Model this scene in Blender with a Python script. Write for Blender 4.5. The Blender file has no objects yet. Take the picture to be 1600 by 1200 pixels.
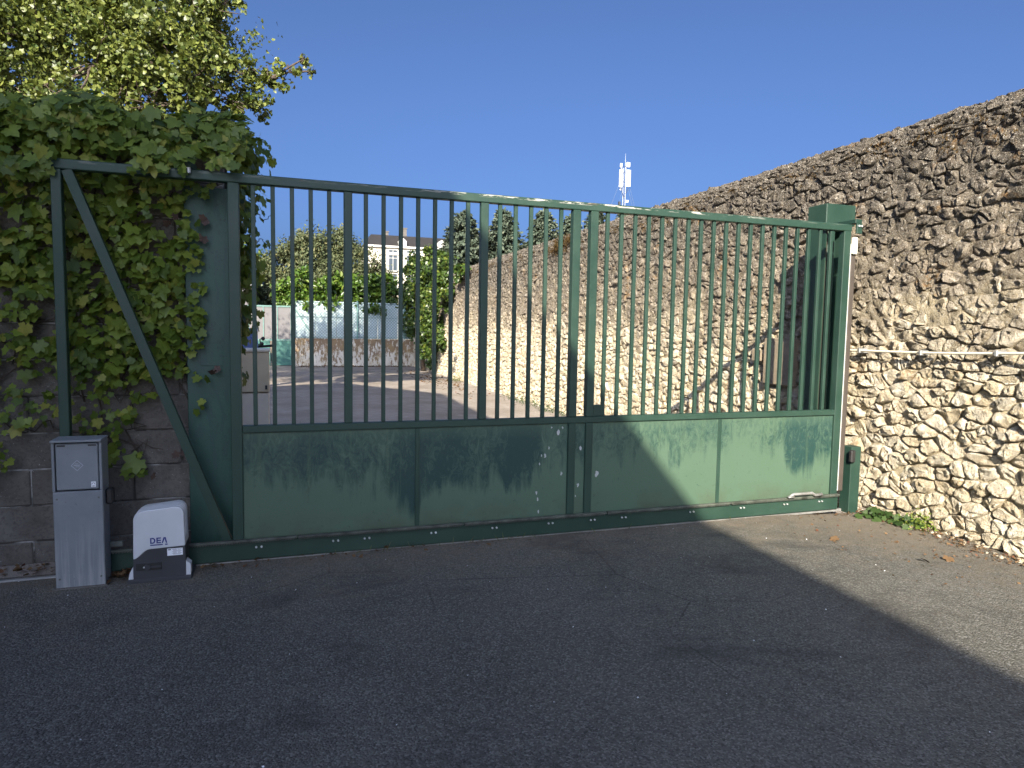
import bpy, bmesh, math, random
import numpy as np
from mathutils import Vector, Matrix, Euler
from mathutils import noise as mnoise
random.seed(7); RNG = np.random.default_rng(7)
R = math.radians
SC = bpy.context.scene
COL = SC.collection
# ------------------------------------------------------------------ camera, sky, sun, exposure
F_PX, YAW, PITCH, ROLL, CZ, CD = 1062.2, 0.3278, 0.0801, 0.0171, 1.388, 4.038
_f = Vector((math.sin(YAW)*math.cos(PITCH), math.cos(YAW)*math.cos(PITCH), -math.sin(PITCH)))
_r = Vector((math.cos(YAW), -math.sin(YAW), 0)); _u = _r.cross(_f)
_R = _r*math.cos(ROLL) + _u*math.sin(ROLL); _U = -_r*math.sin(ROLL) + _u*math.cos(ROLL)
CAMP = Vector((0, -CD, CZ))
cam = bpy.data.cameras.new('camera'); camo = bpy.data.objects.new('camera', cam); COL.objects.link(camo)
camo.matrix_world = Matrix(((_R.x, _U.x, -_f.x, CAMP.x), (_R.y, _U.y, -_f.y, CAMP.y), (_R.z, _U.z, -_f.z, CAMP.z), (0, 0, 0, 1)))
cam.sensor_width = 36; cam.lens = F_PX/1600*36; cam.clip_start = 0.05; cam.clip_end = 6000
SC.camera = camo

SUN = Vector((1.0, 1.9, -1.081)).normalized()          # direction the light travels
SUN_EL = math.asin(-SUN.z); SUN_AZ = math.atan2(-SUN.x, -SUN.y)
w = bpy.data.worlds.new('World'); SC.world = w; w.use_nodes = True
wn = w.node_tree.nodes; wl = w.node_tree.links
for n in list(wn): wn.remove(n)
sky = wn.new('ShaderNodeTexSky'); sky.sky_type = 'NISHITA'; sky.sun_disc = False
sky.sun_elevation = SUN_EL; sky.sun_rotation = SUN_AZ; sky.altitude = 100
sky.air_density = 0.5; sky.dust_density = 6.5; sky.ozone_density = 7.8
bg = wn.new('ShaderNodeBackground'); bg.inputs['Strength'].default_value = 0.070
wo = wn.new('ShaderNodeOutputWorld'); wl.new(sky.outputs[0], bg.inputs[0]); wl.new(bg.outputs[0], wo.inputs[0])
sun = bpy.data.lights.new('sun', 'SUN'); sun.energy = 3.8; sun.angle = R(0.32); sun.color = (1.0, 0.90, 0.73)
suno = bpy.data.objects.new('sun', sun); COL.objects.link(suno)
suno.rotation_euler = SUN.to_track_quat('-Z', 'Y').to_euler(); suno.location = (-20, -40, 30)
SC.view_settings.view_transform = 'Standard'; SC.view_settings.look = 'None'
SC.view_settings.exposure = 1.88; SC.view_settings.gamma = 1.0; SC.view_settings.use_curve_mapping = False
SC.render.engine = 'CYCLES'
SC.cycles.max_bounces = 8; SC.cycles.transparent_max_bounces = 8
try: SC.cycles.use_denoising = True
except Exception: pass

def at(px, py, Y):                                      # a pixel of the photograph -> a point at depth Y
    d = _f + _R*((px-800)/F_PX) - _U*((py-600)/F_PX)
    return CAMP + d*((Y+CD)/d.y)
def to_px(p):
    d = Vector(p)-CAMP; z = d.dot(_f)
    if z < 0.05: return (-9999, -9999, z)
    return (800+F_PX*d.dot(_R)/z, 600-F_PX*d.dot(_U)/z, z)
def ss(a, b, x):
    t = min(1, max(0, (x-a)/(b-a))); return t*t*(3-2*t)
def gz(x, y):                                           # height of the paving
    k = 1-ss(3.45, 4.25, x)
    if y > 0: k *= 1-ss(1.0, 6.0, y)
    return 0.055*k
def fbm(x, y, z=0, o=4): return mnoise.fractal(Vector((x, y, z)), 1.0, 2.0, o)

# ------------------------------------------------------------------ object helpers
def link(o, parent=None):
    COL.objects.link(o)
    if parent is not None: o.parent = parent
    return o
def tag(o, label=None, cat=None, group=None, kind=None):
    for k, v in (('label', label), ('category', cat), ('group', group), ('kind', kind)):
        if v: o[k] = v
    return o
def thing(name, label, cat, loc=(0, 0, 0), rz=0, group=None):
    o = bpy.data.objects.new(name, None); o.empty_display_size = 0.1
    o.location = loc; o.rotation_euler = (0, 0, rz); link(o); return tag(o, label, cat, group)
class MB:
    def __init__(s): s.v = []; s.f = []; s.m = []; s.mi = 0
    def add(s, v, f):
        b = len(s.v); s.v += [tuple(p) for p in v]; s.f += [tuple(i+b for i in q) for q in f]; s.m += [s.mi]*len(f); return s
    def box(s, x0, x1, y0, y1, z0, z1, c=0.0, rot=None, at=None):
        hx, hy, hz = (x1-x0)/2, (y1-y0)/2, (z1-z0)/2
        c = min(c, hx*.49, hy*.49, hz*.49)
        if c <= 0:
            v = [(sx*hx, sy*hy, sz*hz) for sz in (-1, 1) for sy in (-1, 1) for sx in (-1, 1)]
            f = [(0, 2, 3, 1), (4, 5, 7, 6), (0, 1, 5, 4), (2, 6, 7, 3), (0, 4, 6, 2), (1, 3, 7, 5)]
        else:
            v = []; f = []
            ix = {}
            for sx in (-1, 1):
                for sy in (-1, 1):
                    for sz in (-1, 1):
                        for a, p in enumerate(((sx*hx, sy*(hy-c), sz*(hz-c)), (sx*(hx-c), sy*hy, sz*(hz-c)), (sx*(hx-c), sy*(hy-c), sz*hz))):
                            ix[sx, sy, sz, a] = len(v); v.append(p)
            I = lambda *k: ix[k]
            for q in (1, -1):
                fx = [I(q, -1, -1, 0), I(q, 1, -1, 0), I(q, 1, 1, 0), I(q, -1, 1, 0)]
                fy = [I(1, q, -1, 1), I(-1, q, -1, 1), I(-1, q, 1, 1), I(1, q, 1, 1)]
                fz = [I(-1, -1, q, 2), I(1, -1, q, 2), I(1, 1, q, 2), I(-1, 1, q, 2)]
                for g in (fx, fy, fz): f.append(tuple(g if q > 0 else g[::-1]))
            for a in (1, -1):
                for b in (1, -1):
                    g = [I(a, b, -1, 0), I(a, b, -1, 1), I(a, b, 1, 1), I(a, b, 1, 0)]; f.append(tuple(g if a*b > 0 else g[::-1]))
                    g = [I(-1, a, b, 1), I(-1, a, b, 2), I(1, a, b, 2), I(1, a, b, 1)]; f.append(tuple(g if a*b > 0 else g[::-1]))
                    g = [I(a, -1, b, 2), I(a, -1, b, 0), I(a, 1, b, 0), I(a, 1, b, 2)]; f.append(tuple(g if a*b > 0 else g[::-1]))
            for a in (1, -1):
                for b in (1, -1):
                    for d in (1, -1):
                        g = [I(a, b, d, 0), I(a, b, d, 1), I(a, b, d, 2)]; f.append(tuple(g if a*b*d > 0 else g[::-1]))
        ctr = Vector(((x0+x1)/2, (y0+y1)/2, (z0+z1)/2))
        M = rot.to_matrix() if rot is not None else Matrix.Identity(3)
        return s.add([M @ Vector(p)+ctr for p in v], f)
    def bar(s, p, q, wx, wy, up=Vector((0, 1, 0))):           # rectangular bar p->q
        p, q = Vector(p), Vector(q); d = (q-p).normalized()
        a = d.cross(up).normalized(); b = a.cross(d)
        v = [e+a*(sx*wx/2)+b*(sy*wy/2) for e in (p, q) for sx, sy in ((-1, -1), (1, -1), (1, 1), (-1, 1))]
        return s.add(v, [(3, 2, 1, 0), (4, 5, 6, 7), (0, 1, 5, 4), (1, 2, 6, 5), (2, 3, 7, 6), (3, 0, 4, 7)])
    def tube(s, pts, r, n=6):
        pts = [Vector(p) for p in pts]; rr = r if isinstance(r, (list, tuple)) else [r]*len(pts)
        v = []; f = []
        for i, p in enumerate(pts):
            d = (pts[min(i+1, len(pts)-1)]-pts[max(i-1, 0)]).normalized()
            a = d.orthogonal().normalized() if i == 0 else (pa-d*pa.dot(d)).normalized()
            pa = a; b = d.cross(a)
            for k in range(n):
                t = 2*math.pi*k/n; v.append(p+(a*math.cos(t)+b*math.sin(t))*rr[i])
        for i in range(len(pts)-1):
            for k in range(n):
                k2 = (k+1) % n; f.append((i*n+k, i*n+k2, (i+1)*n+k2, (i+1)*n+k))
        f.append(tuple(range(n))[::-1]); f.append(tuple((len(pts)-1)*n+k for k in range(n)))
        return s.add(v, f)
    def prism(s, poly, y0, y1):                                # xz polygon (counter-clockwise seen from -Y), front at y0
        n = len(poly)
        v = [(x, y0, z) for x, z in poly]+[(x, y1, z) for x, z in poly]
        f = [tuple(range(n)), tuple(range(2*n-1, n-1, -1))]+[(i, i+n, (i+1) % n+n, (i+1) % n) for i in range(n)]
        return s.add(v, f)
    def build(s, name, m, parent=None, smooth=False):
        me = bpy.data.meshes.new(name); me.from_pydata(s.v, [], s.f); me.update()
        for q in (m if isinstance(m, (list, tuple)) else [m]): me.materials.append(q)
        if any(s.m): me.polygons.foreach_set('material_index', s.m)
        if smooth: me.polygons.foreach_set('use_smooth', [True]*len(me.polygons))
        if smooth == 'sharp': me.set_sharp_from_angle(angle=R(28))
        return link(bpy.data.objects.new(name, me), parent)
def inst(name, me, parent, loc=(0, 0, 0), rot=None, sc=1):
    o = bpy.data.objects.new(name, me); o.location = loc
    if rot is not None: o.rotation_euler = rot
    o.scale = (sc, sc, sc) if not isinstance(sc, tuple) else sc
    return link(o, parent)
def scatter_mesh(name, tv, tf, pos, rot, scale, m, parent=None, smooth=False):   # many copies of a template in ONE mesh
    tv = np.asarray(tv, float); N = len(pos); n = len(tv)
    sc = np.asarray(scale, float); sc = sc.reshape(N, 1, -1)
    V = np.einsum('nij,nkj->nki', rot, tv[None]*sc)+np.asarray(pos)[:, None, :]
    V = V.reshape(-1, 3).astype(np.float32)
    cnt = np.array([len(q) for q in tf]); flat = np.concatenate([np.array(q) for q in tf])
    loops = (flat[None]+(np.arange(N)*n)[:, None]).ravel().astype(np.int32)
    tot = np.tile(cnt, N).astype(np.int32); st = np.concatenate([[0], np.cumsum(tot)[:-1]]).astype(np.int32)
    me = bpy.data.meshes.new(name); me.vertices.add(len(V)); me.vertices.foreach_set('co', V.ravel())
    me.loops.add(len(loops)); me.loops.foreach_set('vertex_index', loops)
    me.polygons.add(len(tot)); me.polygons.foreach_set('loop_start', st); me.polygons.foreach_set('loop_total', tot)
    me.update(calc_edges=True); me.validate()
    if smooth: me.polygons.foreach_set('use_smooth', [True]*len(me.polygons))
    me.materials.append(m)
    return link(bpy.data.objects.new(name, me), parent)
def basis(nrm, tip):                                     # rotation matrices: local Z = normal, local Y = tip direction
    nrm = nrm/np.linalg.norm(nrm, axis=1, keepdims=True)
    tip = tip-nrm*(tip*nrm).sum(1, keepdims=True); tip /= np.linalg.norm(tip, axis=1, keepdims=True)+1e-9
    return np.stack([np.cross(tip, nrm), tip, nrm], axis=2)

# ------------------------------------------------------------------ material helpers
class NT:
    def __init__(s, name):
        s.mat = bpy.data.materials.new(name); s.mat.use_nodes = True
        s.t = s.mat.node_tree; s.n = s.t.nodes; s.l = s.t.links
        s.b = s.n['Principled BSDF']; s.out = s.n['Material Output']; s._pos = None; s._obj = None
    def pos(s):
        if s._pos is None: s._pos = s.n.new('ShaderNodeNewGeometry')
        return s._pos.outputs['Position']
    def geo(s): s.pos(); return s._pos
    def put(s, v, sock):
        if v is None: return
        if hasattr(v, 'default_value') and hasattr(v, 'is_linked'): s.l.new(v, sock)
        elif isinstance(v, (tuple, list)) and len(v) == 3 and sock.type == 'RGBA': sock.default_value = (*v, 1)
        else: sock.default_value = v
    def scale(s, v, k):
        n = s.n.new('ShaderNodeVectorMath'); n.operation = 'MULTIPLY'; s.put(v, n.inputs[0]); n.inputs[1].default_value = k; return n.outputs[0]
    def noise(s, sc, det=5, rough=.55, v=None, dist=0):
        n = s.n.new('ShaderNodeTexNoise'); n.inputs['Scale'].default_value = sc; n.inputs['Detail'].default_value = det
        n.inputs['Roughness'].default_value = rough; n.inputs['Distortion'].default_value = dist
        s.put(v if v is not None else s.pos(), n.inputs['Vector']); return n.outputs['Fac']
    def voro(s, sc, feat='F1', v=None, out='Distance', rnd=1):
        n = s.n.new('ShaderNodeTexVoronoi'); n.feature = feat; n.inputs['Scale'].default_value = sc; n.inputs['Randomness'].default_value = rnd
        s.put(v if v is not None else s.pos(), n.inputs['Vector']); return n.outputs[out]
    def ramp(s, f, stops, lin=True):
        n = s.n.new('ShaderNodeValToRGB'); e = n.color_ramp.elements
        for i, (p, c) in enumerate(stops):
            c = (c, c, c) if not isinstance(c, (tuple, list)) else c
            if i < 2: e[i].position = p; e[i].color = (*c, 1)
            else: q = e.new(p); q.color = (*c, 1)
        s.put(f, n.inputs[0]); return n.outputs[0]
    def mp(s, f, a, b, c=0, d=1):
        n = s.n.new('ShaderNodeMapRange'); s.put(f, n.inputs[0])
        for i, v in enumerate((a, b, c, d)): n.inputs[i+1].default_value = v
        return n.outputs[0]
    def math(s, op, a, b=None, c=None):
        n = s.n.new('ShaderNodeMath'); n.operation = op
        for i, v in enumerate((a, b, c)):
            if v is not None: s.put(v, n.inputs[i])
        return n.outputs[0]
    def mul(s, a, b): return s.math('MULTIPLY', a, b)
    def mix(s, f, a, b, mode='MIX'):
        n = s.n.new('ShaderNodeMix'); n.data_type = 'RGBA'; n.blend_type = mode
        s.put(f, n.inputs[0]); s.put(a, n.inputs[6]); s.put(b, n.inputs[7]); return n.outputs[2]
    def xyz(s, v=None):
        n = s.n.new('ShaderNodeSeparateXYZ'); s.put(v if v is not None else s.pos(), n.inputs[0]); return n.outputs
    def objrand(s):
        if s._obj is None: s._obj = s.n.new('ShaderNodeObjectInfo')
        return s._obj.outputs['Random']
    def isl(s): return s.geo().outputs['Random Per Island']
    def rnd(s): return s.math('FRACT', s.math('ADD', s.objrand(), s.isl()))
    def bump(s, h, dist, strength=1.0, nrm=None):
        n = s.n.new('ShaderNodeBump'); n.inputs['Distance'].default_value = dist; n.inputs['Strength'].default_value = strength
        s.put(h, n.inputs['Height'])
        if nrm is not None: s.put(nrm, n.inputs['Normal'])
        return n.outputs[0]
    def fin(s, col=None, rough=None, nrm=None, metal=None, spec=None):
        s.put(col, s.b.inputs['Base Color']); s.put(rough, s.b.inputs['Roughness']); s.put(nrm, s.b.inputs['Normal'])
        s.put(metal, s.b.inputs['Metallic']); s.put(spec, s.b.inputs['Specular IOR Level']); return s.mat
def plain(name, c, rough=.6, metal=0, var=.12, sc=9, bump=0, spec=.5):
    t = NT(name); n = t.noise(sc, 6, .65)
    col = t.mix(t.mp(n, .3, .7), tuple(x*(1-var) for x in c), tuple(min(1, x*(1+var)) for x in c))
    return t.fin(col, t.mp(n, .2, .8, max(0, rough-.08), min(1, rough+.08)), t.bump(t.noise(sc*12, 3), bump) if bump else None, metal, spec)
def leafmat(name, c0, c1, c2=None, trans=.3, rough=.5, spec=.35):
    t = NT(name); r = t.rnd()
    st = [(0, c0), (1, c1)] if c2 is None else [(0, c0), (.86, c1), (1, c2)]
    col = t.ramp(r, st)
    n = t.noise(30, 3); col = t.mix(t.mp(n, .3, .7, 0, .35), col, (c0[0]*.7, c0[1]*.7, c0[2]*.7))
    t.fin(col, rough, None, 0, spec)
    tr = t.n.new('ShaderNodeBsdfTranslucent'); tc = t.mix(.5, col, (c1[0]*1.3, c1[1]*1.25, c1[2]*.6)); t.l.new(tc, tr.inputs[0])
    mx = t.n.new('ShaderNodeMixShader'); mx.inputs[0].default_value = trans
    t.l.new(t.b.outputs[0], mx.inputs[1]); t.l.new(tr.outputs[0], mx.inputs[2]); t.l.new(mx.outputs[0], t.out.inputs[0])
    return t.mat

# ---- painted steel
def paint_mat(name, base, chalk, smear=False, wornz=None):
    t = NT(name); X, Y, Z = t.xyz()
    n1 = t.noise(3.5, 6, .6); n2 = t.noise(40, 4, .6)
    col = t.mix(t.mp(n1, .35, .7), base, chalk)
    if smear:
        wide = t.noise(1.0, 3, .6, t.scale(t.pos(), (2.3, 2.3, .9)))                 # where the hands and rain got to
        runs = t.noise(1.0, 5, .65, t.scale(t.pos(), (11, 11, 1.3)), .5)
        rub = t.noise(1.0, 6, .75, t.scale(t.pos(), (17, 17, 9)), 2.2)
        edge = t.math('ADD', Z, t.math('ADD', t.mp(wide, .3, .7, -.22, .22), t.mp(runs, .3, .7, -.13, .13)))
        up = t.mp(edge, .44, .56)
        top = t.mp(Z, .80, .70)
        m = t.mul(t.mul(up, t.mp(t.math('ADD', t.mul(wide, .9), t.mul(rub, 1.0)), .77, 1.05)), t.mp(top, 0, 1, .45, 1))
        spots = t.mul(t.mp(t.noise(1.0, 5, .7, t.scale(t.pos(), (14, 14, 12)), 1.5), .66, .70), t.mp(Z, .15, .3))
        m = t.math('MAXIMUM', m, t.mul(spots, .6))
        dark = (base[0]*.38, base[1]*.58, base[2]*.70)
        col = t.mix(t.mul(m, .95), chalk, dark)
        st = t.mp(t.noise(1.0, 4, .6, t.scale(t.pos(), (22, 22, .9))), .58, .75)
        col = t.mix(t.mul(t.mul(st, up), .4), col, (chalk[0]*1.25, chalk[1]*1.15, chalk[2]*.9))
        low = t.mp(Z, .34, .2, 0, .55); col = t.mix(t.mul(low, t.mp(n1, .4, .62)), col, (.05, .06, .035))
        ru = t.mp(t.noise(26, 5, .7), .69, .75); col = t.mix(t.mul(ru, .8), col, (.07, .03, .012))
    if wornz is not None:                                                             # paint worn off along an upper edge
        e = t.mul(t.mp(Z, wornz-.020, wornz-.012), t.mp(Z, wornz-.002, wornz-.004)); ch = t.mp(t.noise(1.0, 6, .7, t.scale(t.pos(), (7, 7, 60))), .52, .55)
        lo = t.mul(t.mp(X, .4, 1.5, .15, 1), t.mp(X, 3.3, 2.6, .1, 1))
        col = t.mix(t.mul(t.mul(e, ch), lo), col, (.44, .42, .38))
        rs = t.mp(t.noise(1.0, 5, .7, t.scale(t.pos(), (4, 4, 9))), .6, .7); col = t.mix(t.mul(t.mul(e, rs), .8), col, (.10, .05, .025))
    if name == 'green_post_paint':
        sp = t.mul(t.mp(t.noise(30, 5, .75), .56, .62), t.mp(t.noise(2.5, 3), .42, .58)); col = t.mix(t.mul(sp, .8), col, (.012, .03, .03))
        sw = t.mp(t.noise(1.0, 5, .65, t.scale(t.pos(), (9, 9, 3.5)), 3), .48, .60); col = t.mix(t.mul(sw, .5), col, (.016, .045, .045))
    dirt = t.mp(n2, .62, .75); col = t.mix(t.mul(dirt, .3), col, (.02, .022, .018))
    return t.fin(col, t.mp(n1, .3, .7, .42, .62), t.bump(t.noise(60, 3), .0008), 0, .4)
GREEN = (.028, .085, .058); CHALK = (.075, .15, .092)
M = {}
M['frame'] = paint_mat('green_paint', (.013, .036, .026), (.020, .048, .034))
M['rail'] = paint_mat('green_paint_worn_top', (.013, .038, .027), (.021, .050, .035), wornz=2.2)
M['sheet'] = paint_mat('chalky_green_paint', (.026, .064, .049), (.062, .107, .072), smear=True)
M['post'] = paint_mat('green_post_paint', (.017, .058, .043), (.034, .086, .062), smear=False)
M['chip'] = plain('bare_primer', (.34, .36, .36), .7)
M['black'] = plain('black_rubber', (.016, .015, .015), .6, bump=.001)
M['brown_rubber'] = plain('brown_rubber', (.05, .04, .032), .7)
M['alu'] = plain('aluminium', (.6, .6, .58), .45, .4)
M['steel'] = plain('dull_steel', (.33, .33, .32), .5, .6, .3)
M['darksteel'] = plain('dirty_steel', (.10, .11, .10), .5, .4, .4, 20)
M['galv'] = plain('galvanised_steel', (.55, .56, .57), .45, .5, .15)
M['rack'] = plain('rack_nylon', (.055, .062, .05), .65, 0, .8, 14)
M['whiteplastic'] = plain('white_plastic', (.78, .76, .62), .4, var=.05)
M['cream_pipe'] = plain('cream_conduit', (.62, .57, .45), .5, var=.1)
M['boxgrey'] = None
def box_mat():
    t = NT('grey_powder_coat'); X, Y, Z = t.xyz(); n = t.noise(6, 5, .6)
    col = t.mix(t.mp(n, .35, .7), (.165, .185, .20), (.20, .22, .235))
    low = t.mp(Z, .42, .08); v = t.noise(1, 4, .6, t.scale(t.pos(), (60, 60, 3)))
    col = t.mix(t.mul(t.mul(low, t.mp(v, .46, .62)), .75), col, (.30, .31, .31))
    sc = t.mp(t.noise(55, 4, .7), .64, .70); col = t.mix(t.mul(sc, .35), col, (.08, .09, .10))
    return t.fin(col, .5, t.bump(t.noise(220, 2), .0004), 0, .4)
M['boxgrey'] = box_mat()
M['motor'] = plain('pale_grey_plastic', (.52, .54, .56), .45, var=.05)
M['charcoal'] = plain('charcoal_plastic', (.035, .037, .041), .5)
M['ink'] = plain('blue_ink', (.008, .02, .16), .5)
M['paper'] = plain('label_paper', (.75, .77, .8), .5, var=.04)
M['print'] = plain('label_print', (.08, .08, .09), .6)
M['mark'] = plain('scratched_mark', (.30, .33, .36), .6)
# ---- stone wall: cream lower, weathered grey-brown upper
def wall_mat(name, mortar):
    t = NT(name); X, Y, Z = t.xyz(); r = t.rnd()
    n1 = t.noise(2.2, 5, .6); n2 = t.noise(17, 7, .7); n3 = t.noise(70, 5, .75); n4 = t.noise(6, 5, .65)
    if mortar:
        low = t.mix(t.mp(n2, .35, .65), (.50, .41, .255), (.66, .58, .42))
        up = t.mix(t.mp(n2, .35, .65), (.22, .18, .13), (.40, .34, .25))
    else:
        low = t.mix(r, (.54, .46, .315), (.83, .77, .63)); low = t.mix(t.mp(n2, .42, .62, 0, .55), low, (.47, .36, .22))
        up = t.mix(r, (.19, .16, .12), (.50, .425, .33)); up = t.mix(t.mp(n2, .4, .62, 0, .7), up, (.15, .122, .092))
    zz = t.math('ADD', Z, t.mp(n1, .25, .75, -.5, .5))
    col = t.mix(t.mp(zz, 1.2, 1.75), low, up)
    zt = t.mp(t.math('ADD', Z, t.mp(n4, .3, .7, -.4, .4)), 1.95, 2.5)
    col = t.mix(t.mul(zt, t.mp(n3, .36, .58, .4, .95)), col, (.062, .057, .052))
    pt = t.mul(t.mp(t.noise(4.5, 6, .7), .50, .62), t.mp(zz, 1.2, 1.7)); col = t.mix(t.mul(pt, .65), col, (.13, .11, .088))
    gr = t.noise(120, 4, .8); col = t.mix(t.mul(t.mp(gr, .5, .66), .55), col, (.66, .60, .50)); col = t.mix(t.mul(t.mul(t.mp(gr, .48, .36), .65), t.mp(zz, 1.0, 1.9, .35, 1)), col, (.09, .07, .05))
    wh = t.mul(t.mp(t.noise(44, 5, .7), .585, .64), t.mp(zz, .9, 1.9, .25, 1)); col = t.mix(t.mul(wh, .85), col, (.60, .555, .48))
    og = t.mul(t.mp(t.noise(3.1, 4, .7), .58, .68), t.mp(t.noise(30, 4), .45, .6)); col = t.mix(t.mul(og, .6), col, (.33, .17, .045))
    pit = t.mp(n3, .33, .44, 1, 0); col = t.mix(t.mul(pit, .65), col, (.11, .078, .045))
    h = t.math('ADD', t.mul(n2, 1.0), t.mul(n3, .5)); h = t.math('SUBTRACT', h, t.mul(t.mp(t.voro(52), .0, .2, 1, 0), .10))
    return t.fin(col, .92, t.bump(h, .075 if mortar else .055, 1.0), 0, .1)
M['stone'] = wall_mat('limestone_rubble', False); M['mortar'] = wall_mat('lime_mortar', True)
M['moss'] = leafmat('dry_moss', (.045, .03, .012), (.11, .068, .026), None, .2, .9, .1)
# ---- concrete block wall
def block_mat():
    t = NT('weathered_concrete'); n = t.noise(4, 6, .65); n2 = t.noise(60, 4, .7)
    col = t.mix(t.mp(n, .3, .7), (.088, .082, .074), (.185, .172, .155)); col = t.mix(t.mp(n2, .5, .7, 0, .5), col, (.03, .028, .026))
    col = t.mix(t.mul(t.objrand(), .35), col, (.10, .085, .07))
    sp = t.mul(t.mp(t.noise(75, 4, .7), .655, .69), t.mp(t.noise(5, 3), .42, .62)); col = t.mix(t.mul(sp, .9), col, (.5, .5, .48))
    return t.fin(col, .95, t.bump(t.math('ADD', n2, t.noise(18, 4)), .008), 0, .1)
M['block'] = block_mat()
def joint_mat():
    t = NT('pale_joint'); n = t.noise(6, 4, .6)
    return t.fin(t.mix(t.mp(n, .45, .6), (.06, .055, .05), (.36, .35, .33)), .95, t.bump(t.noise(70, 4), .004), 0, .1)
M['joint'] = joint_mat()
# ---- asphalt
def asphalt_mat(name, yard=False):
    t = NT(name); X, Y, Z = t.xyz()
    v1 = t.voro(150, out='Color'); g = t.n.new('ShaderNodeSeparateColor'); t.l.new(v1, g.inputs[0]); rc = g.outputs[0]
    n1 = t.noise(1.1, 5, .6); n2 = t.noise(9, 5, .65); n3 = t.noise(260, 3, .7)
    if yard:
        col = t.mix(t.mp(n2, .3, .7), (.26, .225, .195), (.40, .355, .31)); col = t.mix(t.mp(n1, .42, .62, 0, .7), col, (.21, .18, .15))
        col = t.mix(t.mp(rc, .6, 1, 0, .35), col, (.3, .26, .22))
    else:
        col = t.mix(t.mp(n1, .35, .65), (.090, .088, .076), (.122, .118, .102))
        col = t.mix(t.mp(n2, .4, .7, 0, .5), col, (.088, .084, .078))
        col = t.mix(t.mul(t.mp(rc, .62, 1.0), .75), col, (.23, .225, .21))
        col = t.mix(t.mul(t.mp(rc, .0, .3, 1, 0), .6), col, (.022, .022, .022))
        stn = t.mul(t.mp(t.noise(.9, 5, .7, t.scale(t.pos(), (1, 1.6, 1)), .8), .54, .66), .55); col = t.mix(stn, col, (.040, .040, .038))
        crk = t.mp(t.voro(.9, 'DISTANCE_TO_EDGE', t.math('ADD', 0, 0) if False else None), .0, .006, 1, 0); cm = t.mp(t.noise(.7, 3), .52, .6); col = t.mix(t.mul(t.mul(crk, cm), .6), col, (.02, .019, .018))
        dust = t.math('ADD', t.mp(Y, -1.3, .0), t.mul(t.mp(X, 2.6, 4.3), .9))
        dm = t.mul(t.mp(t.math('ADD', dust, t.mp(n2, .3, .7, -.5, .5)), .45, 1.5), .62); col = t.mix(dm, col, (.20, .165, .12))
        wp = t.mul(t.mp(t.noise(1, 4, .6, t.scale(t.pos(), (5, 14, 1))), .60, .70), t.mp(X, .6, -.8)); col = t.mix(t.mul(wp, .6), col, (.14, .135, .13))
    fl = t.mp(t.voro(58), .0, .055, 1, 0); s2 = t.mp(t.noise(13, 2), .5, .62); col = t.mix(t.mul(t.mul(fl, s2), .8), col, (.38, .36, .33))
    h = t.math('ADD', t.mul(t.voro(150, 'SMOOTH_F1'), -1.0), t.mul(n3, .5))
    nr = t.bump(h, .008); nr = t.bump(n2, .01, .5, nr)
    return t.fin(col, t.mp(n2, .3, .7, .8, .95), nr, 0, .25)
M['asphalt'] = asphalt_mat('asphalt'); M['yard'] = asphalt_mat('worn_yard_paving', True)
M['earth'] = plain('dry_earth', (.17, .13, .085), .95, 0, .3, 2, .01)
# ---- foliage
M['vine'] = leafmat('vine_leaf', (.05, .092, .010), (.185, .245, .035), (.28, .27, .05), .3, .5, .4)
M['redleaf'] = plain('withered_leaf', (.06, .034, .024), .7, 0, .4, 20)
M['ginkgo'] = leafmat('ginkgo_leaf', (.03, .055, .009), (.19, .215, .045), None, .12, .45, .45)
M['bark'] = plain('bark', (.075, .055, .04), .9, 0, .35, 12, .01)
M['vinestem'] = plain('vine_stem', (.05, .036, .026), .9, 0, .3, 20)
M['litter'] = leafmat('fallen_leaf', (.08, .045, .022), (.20, .125, .065), (.15, .045, .03), .1, .7, .2)
# ------------------------------------------------------------------ the setting: ground, road, yard
W0, WTAN = 4.439, 0.0061                                # stone wall face: x = W0 + y*WTAN
b = MB(); b.add([(-400, -400, -.06), (600, -400, -.06), (600, 900, -.06), (-400, 900, -.06)], [(0, 1, 2, 3)])
tag(b.build('ground', M['earth']), kind='structure')
def sheet(name, xs, ys, m, dz=0):
    b = MB(); v = [(x, y, gz(x, y)+dz+.006*fbm(x*.7, y*.7, 3)*(1 if -3 < y < 18 else 0)) for y in ys for x in xs]; n = len(xs)
    b.add(v, [(j*n+i, j*n+i+1, (j+1)*n+i+1, (j+1)*n+i) for j in range(len(ys)-1) for i in range(n-1)])
    return tag(b.build(name, m, smooth=True), kind='structure')
xs = list(np.linspace(-40, -3, 12))+list(np.linspace(-2.8, 4.75, 52))
sheet('road', xs, list(np.linspace(-60, -5, 12))+list(np.linspace(-4.8, .06, 40)), M['asphalt'])
sheet('yard_paving', list(np.linspace(-12, -2, 8))+list(np.linspace(-1.8, 4.75, 36)), list(np.linspace(.06, 3, 20))+list(np.linspace(3.3, 24, 40)), M['yard'])

M['bounce_paving'] = plain('pale_bounce_concrete', (.48, .45, .40), .9, 0, .15, 1.5, .004)
b = MB(); b.add([(-60, -60, .075), (60, -60, .075), (60, -5.6, .075), (-60, -5.6, .075)], [(0, 1, 2, 3)]); tag(b.build('bounce_paving', M['bounce_paving']), kind='structure')  # added pale paving, unseen behind the camera, bounces sunlight onto the shaded gate side
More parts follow.
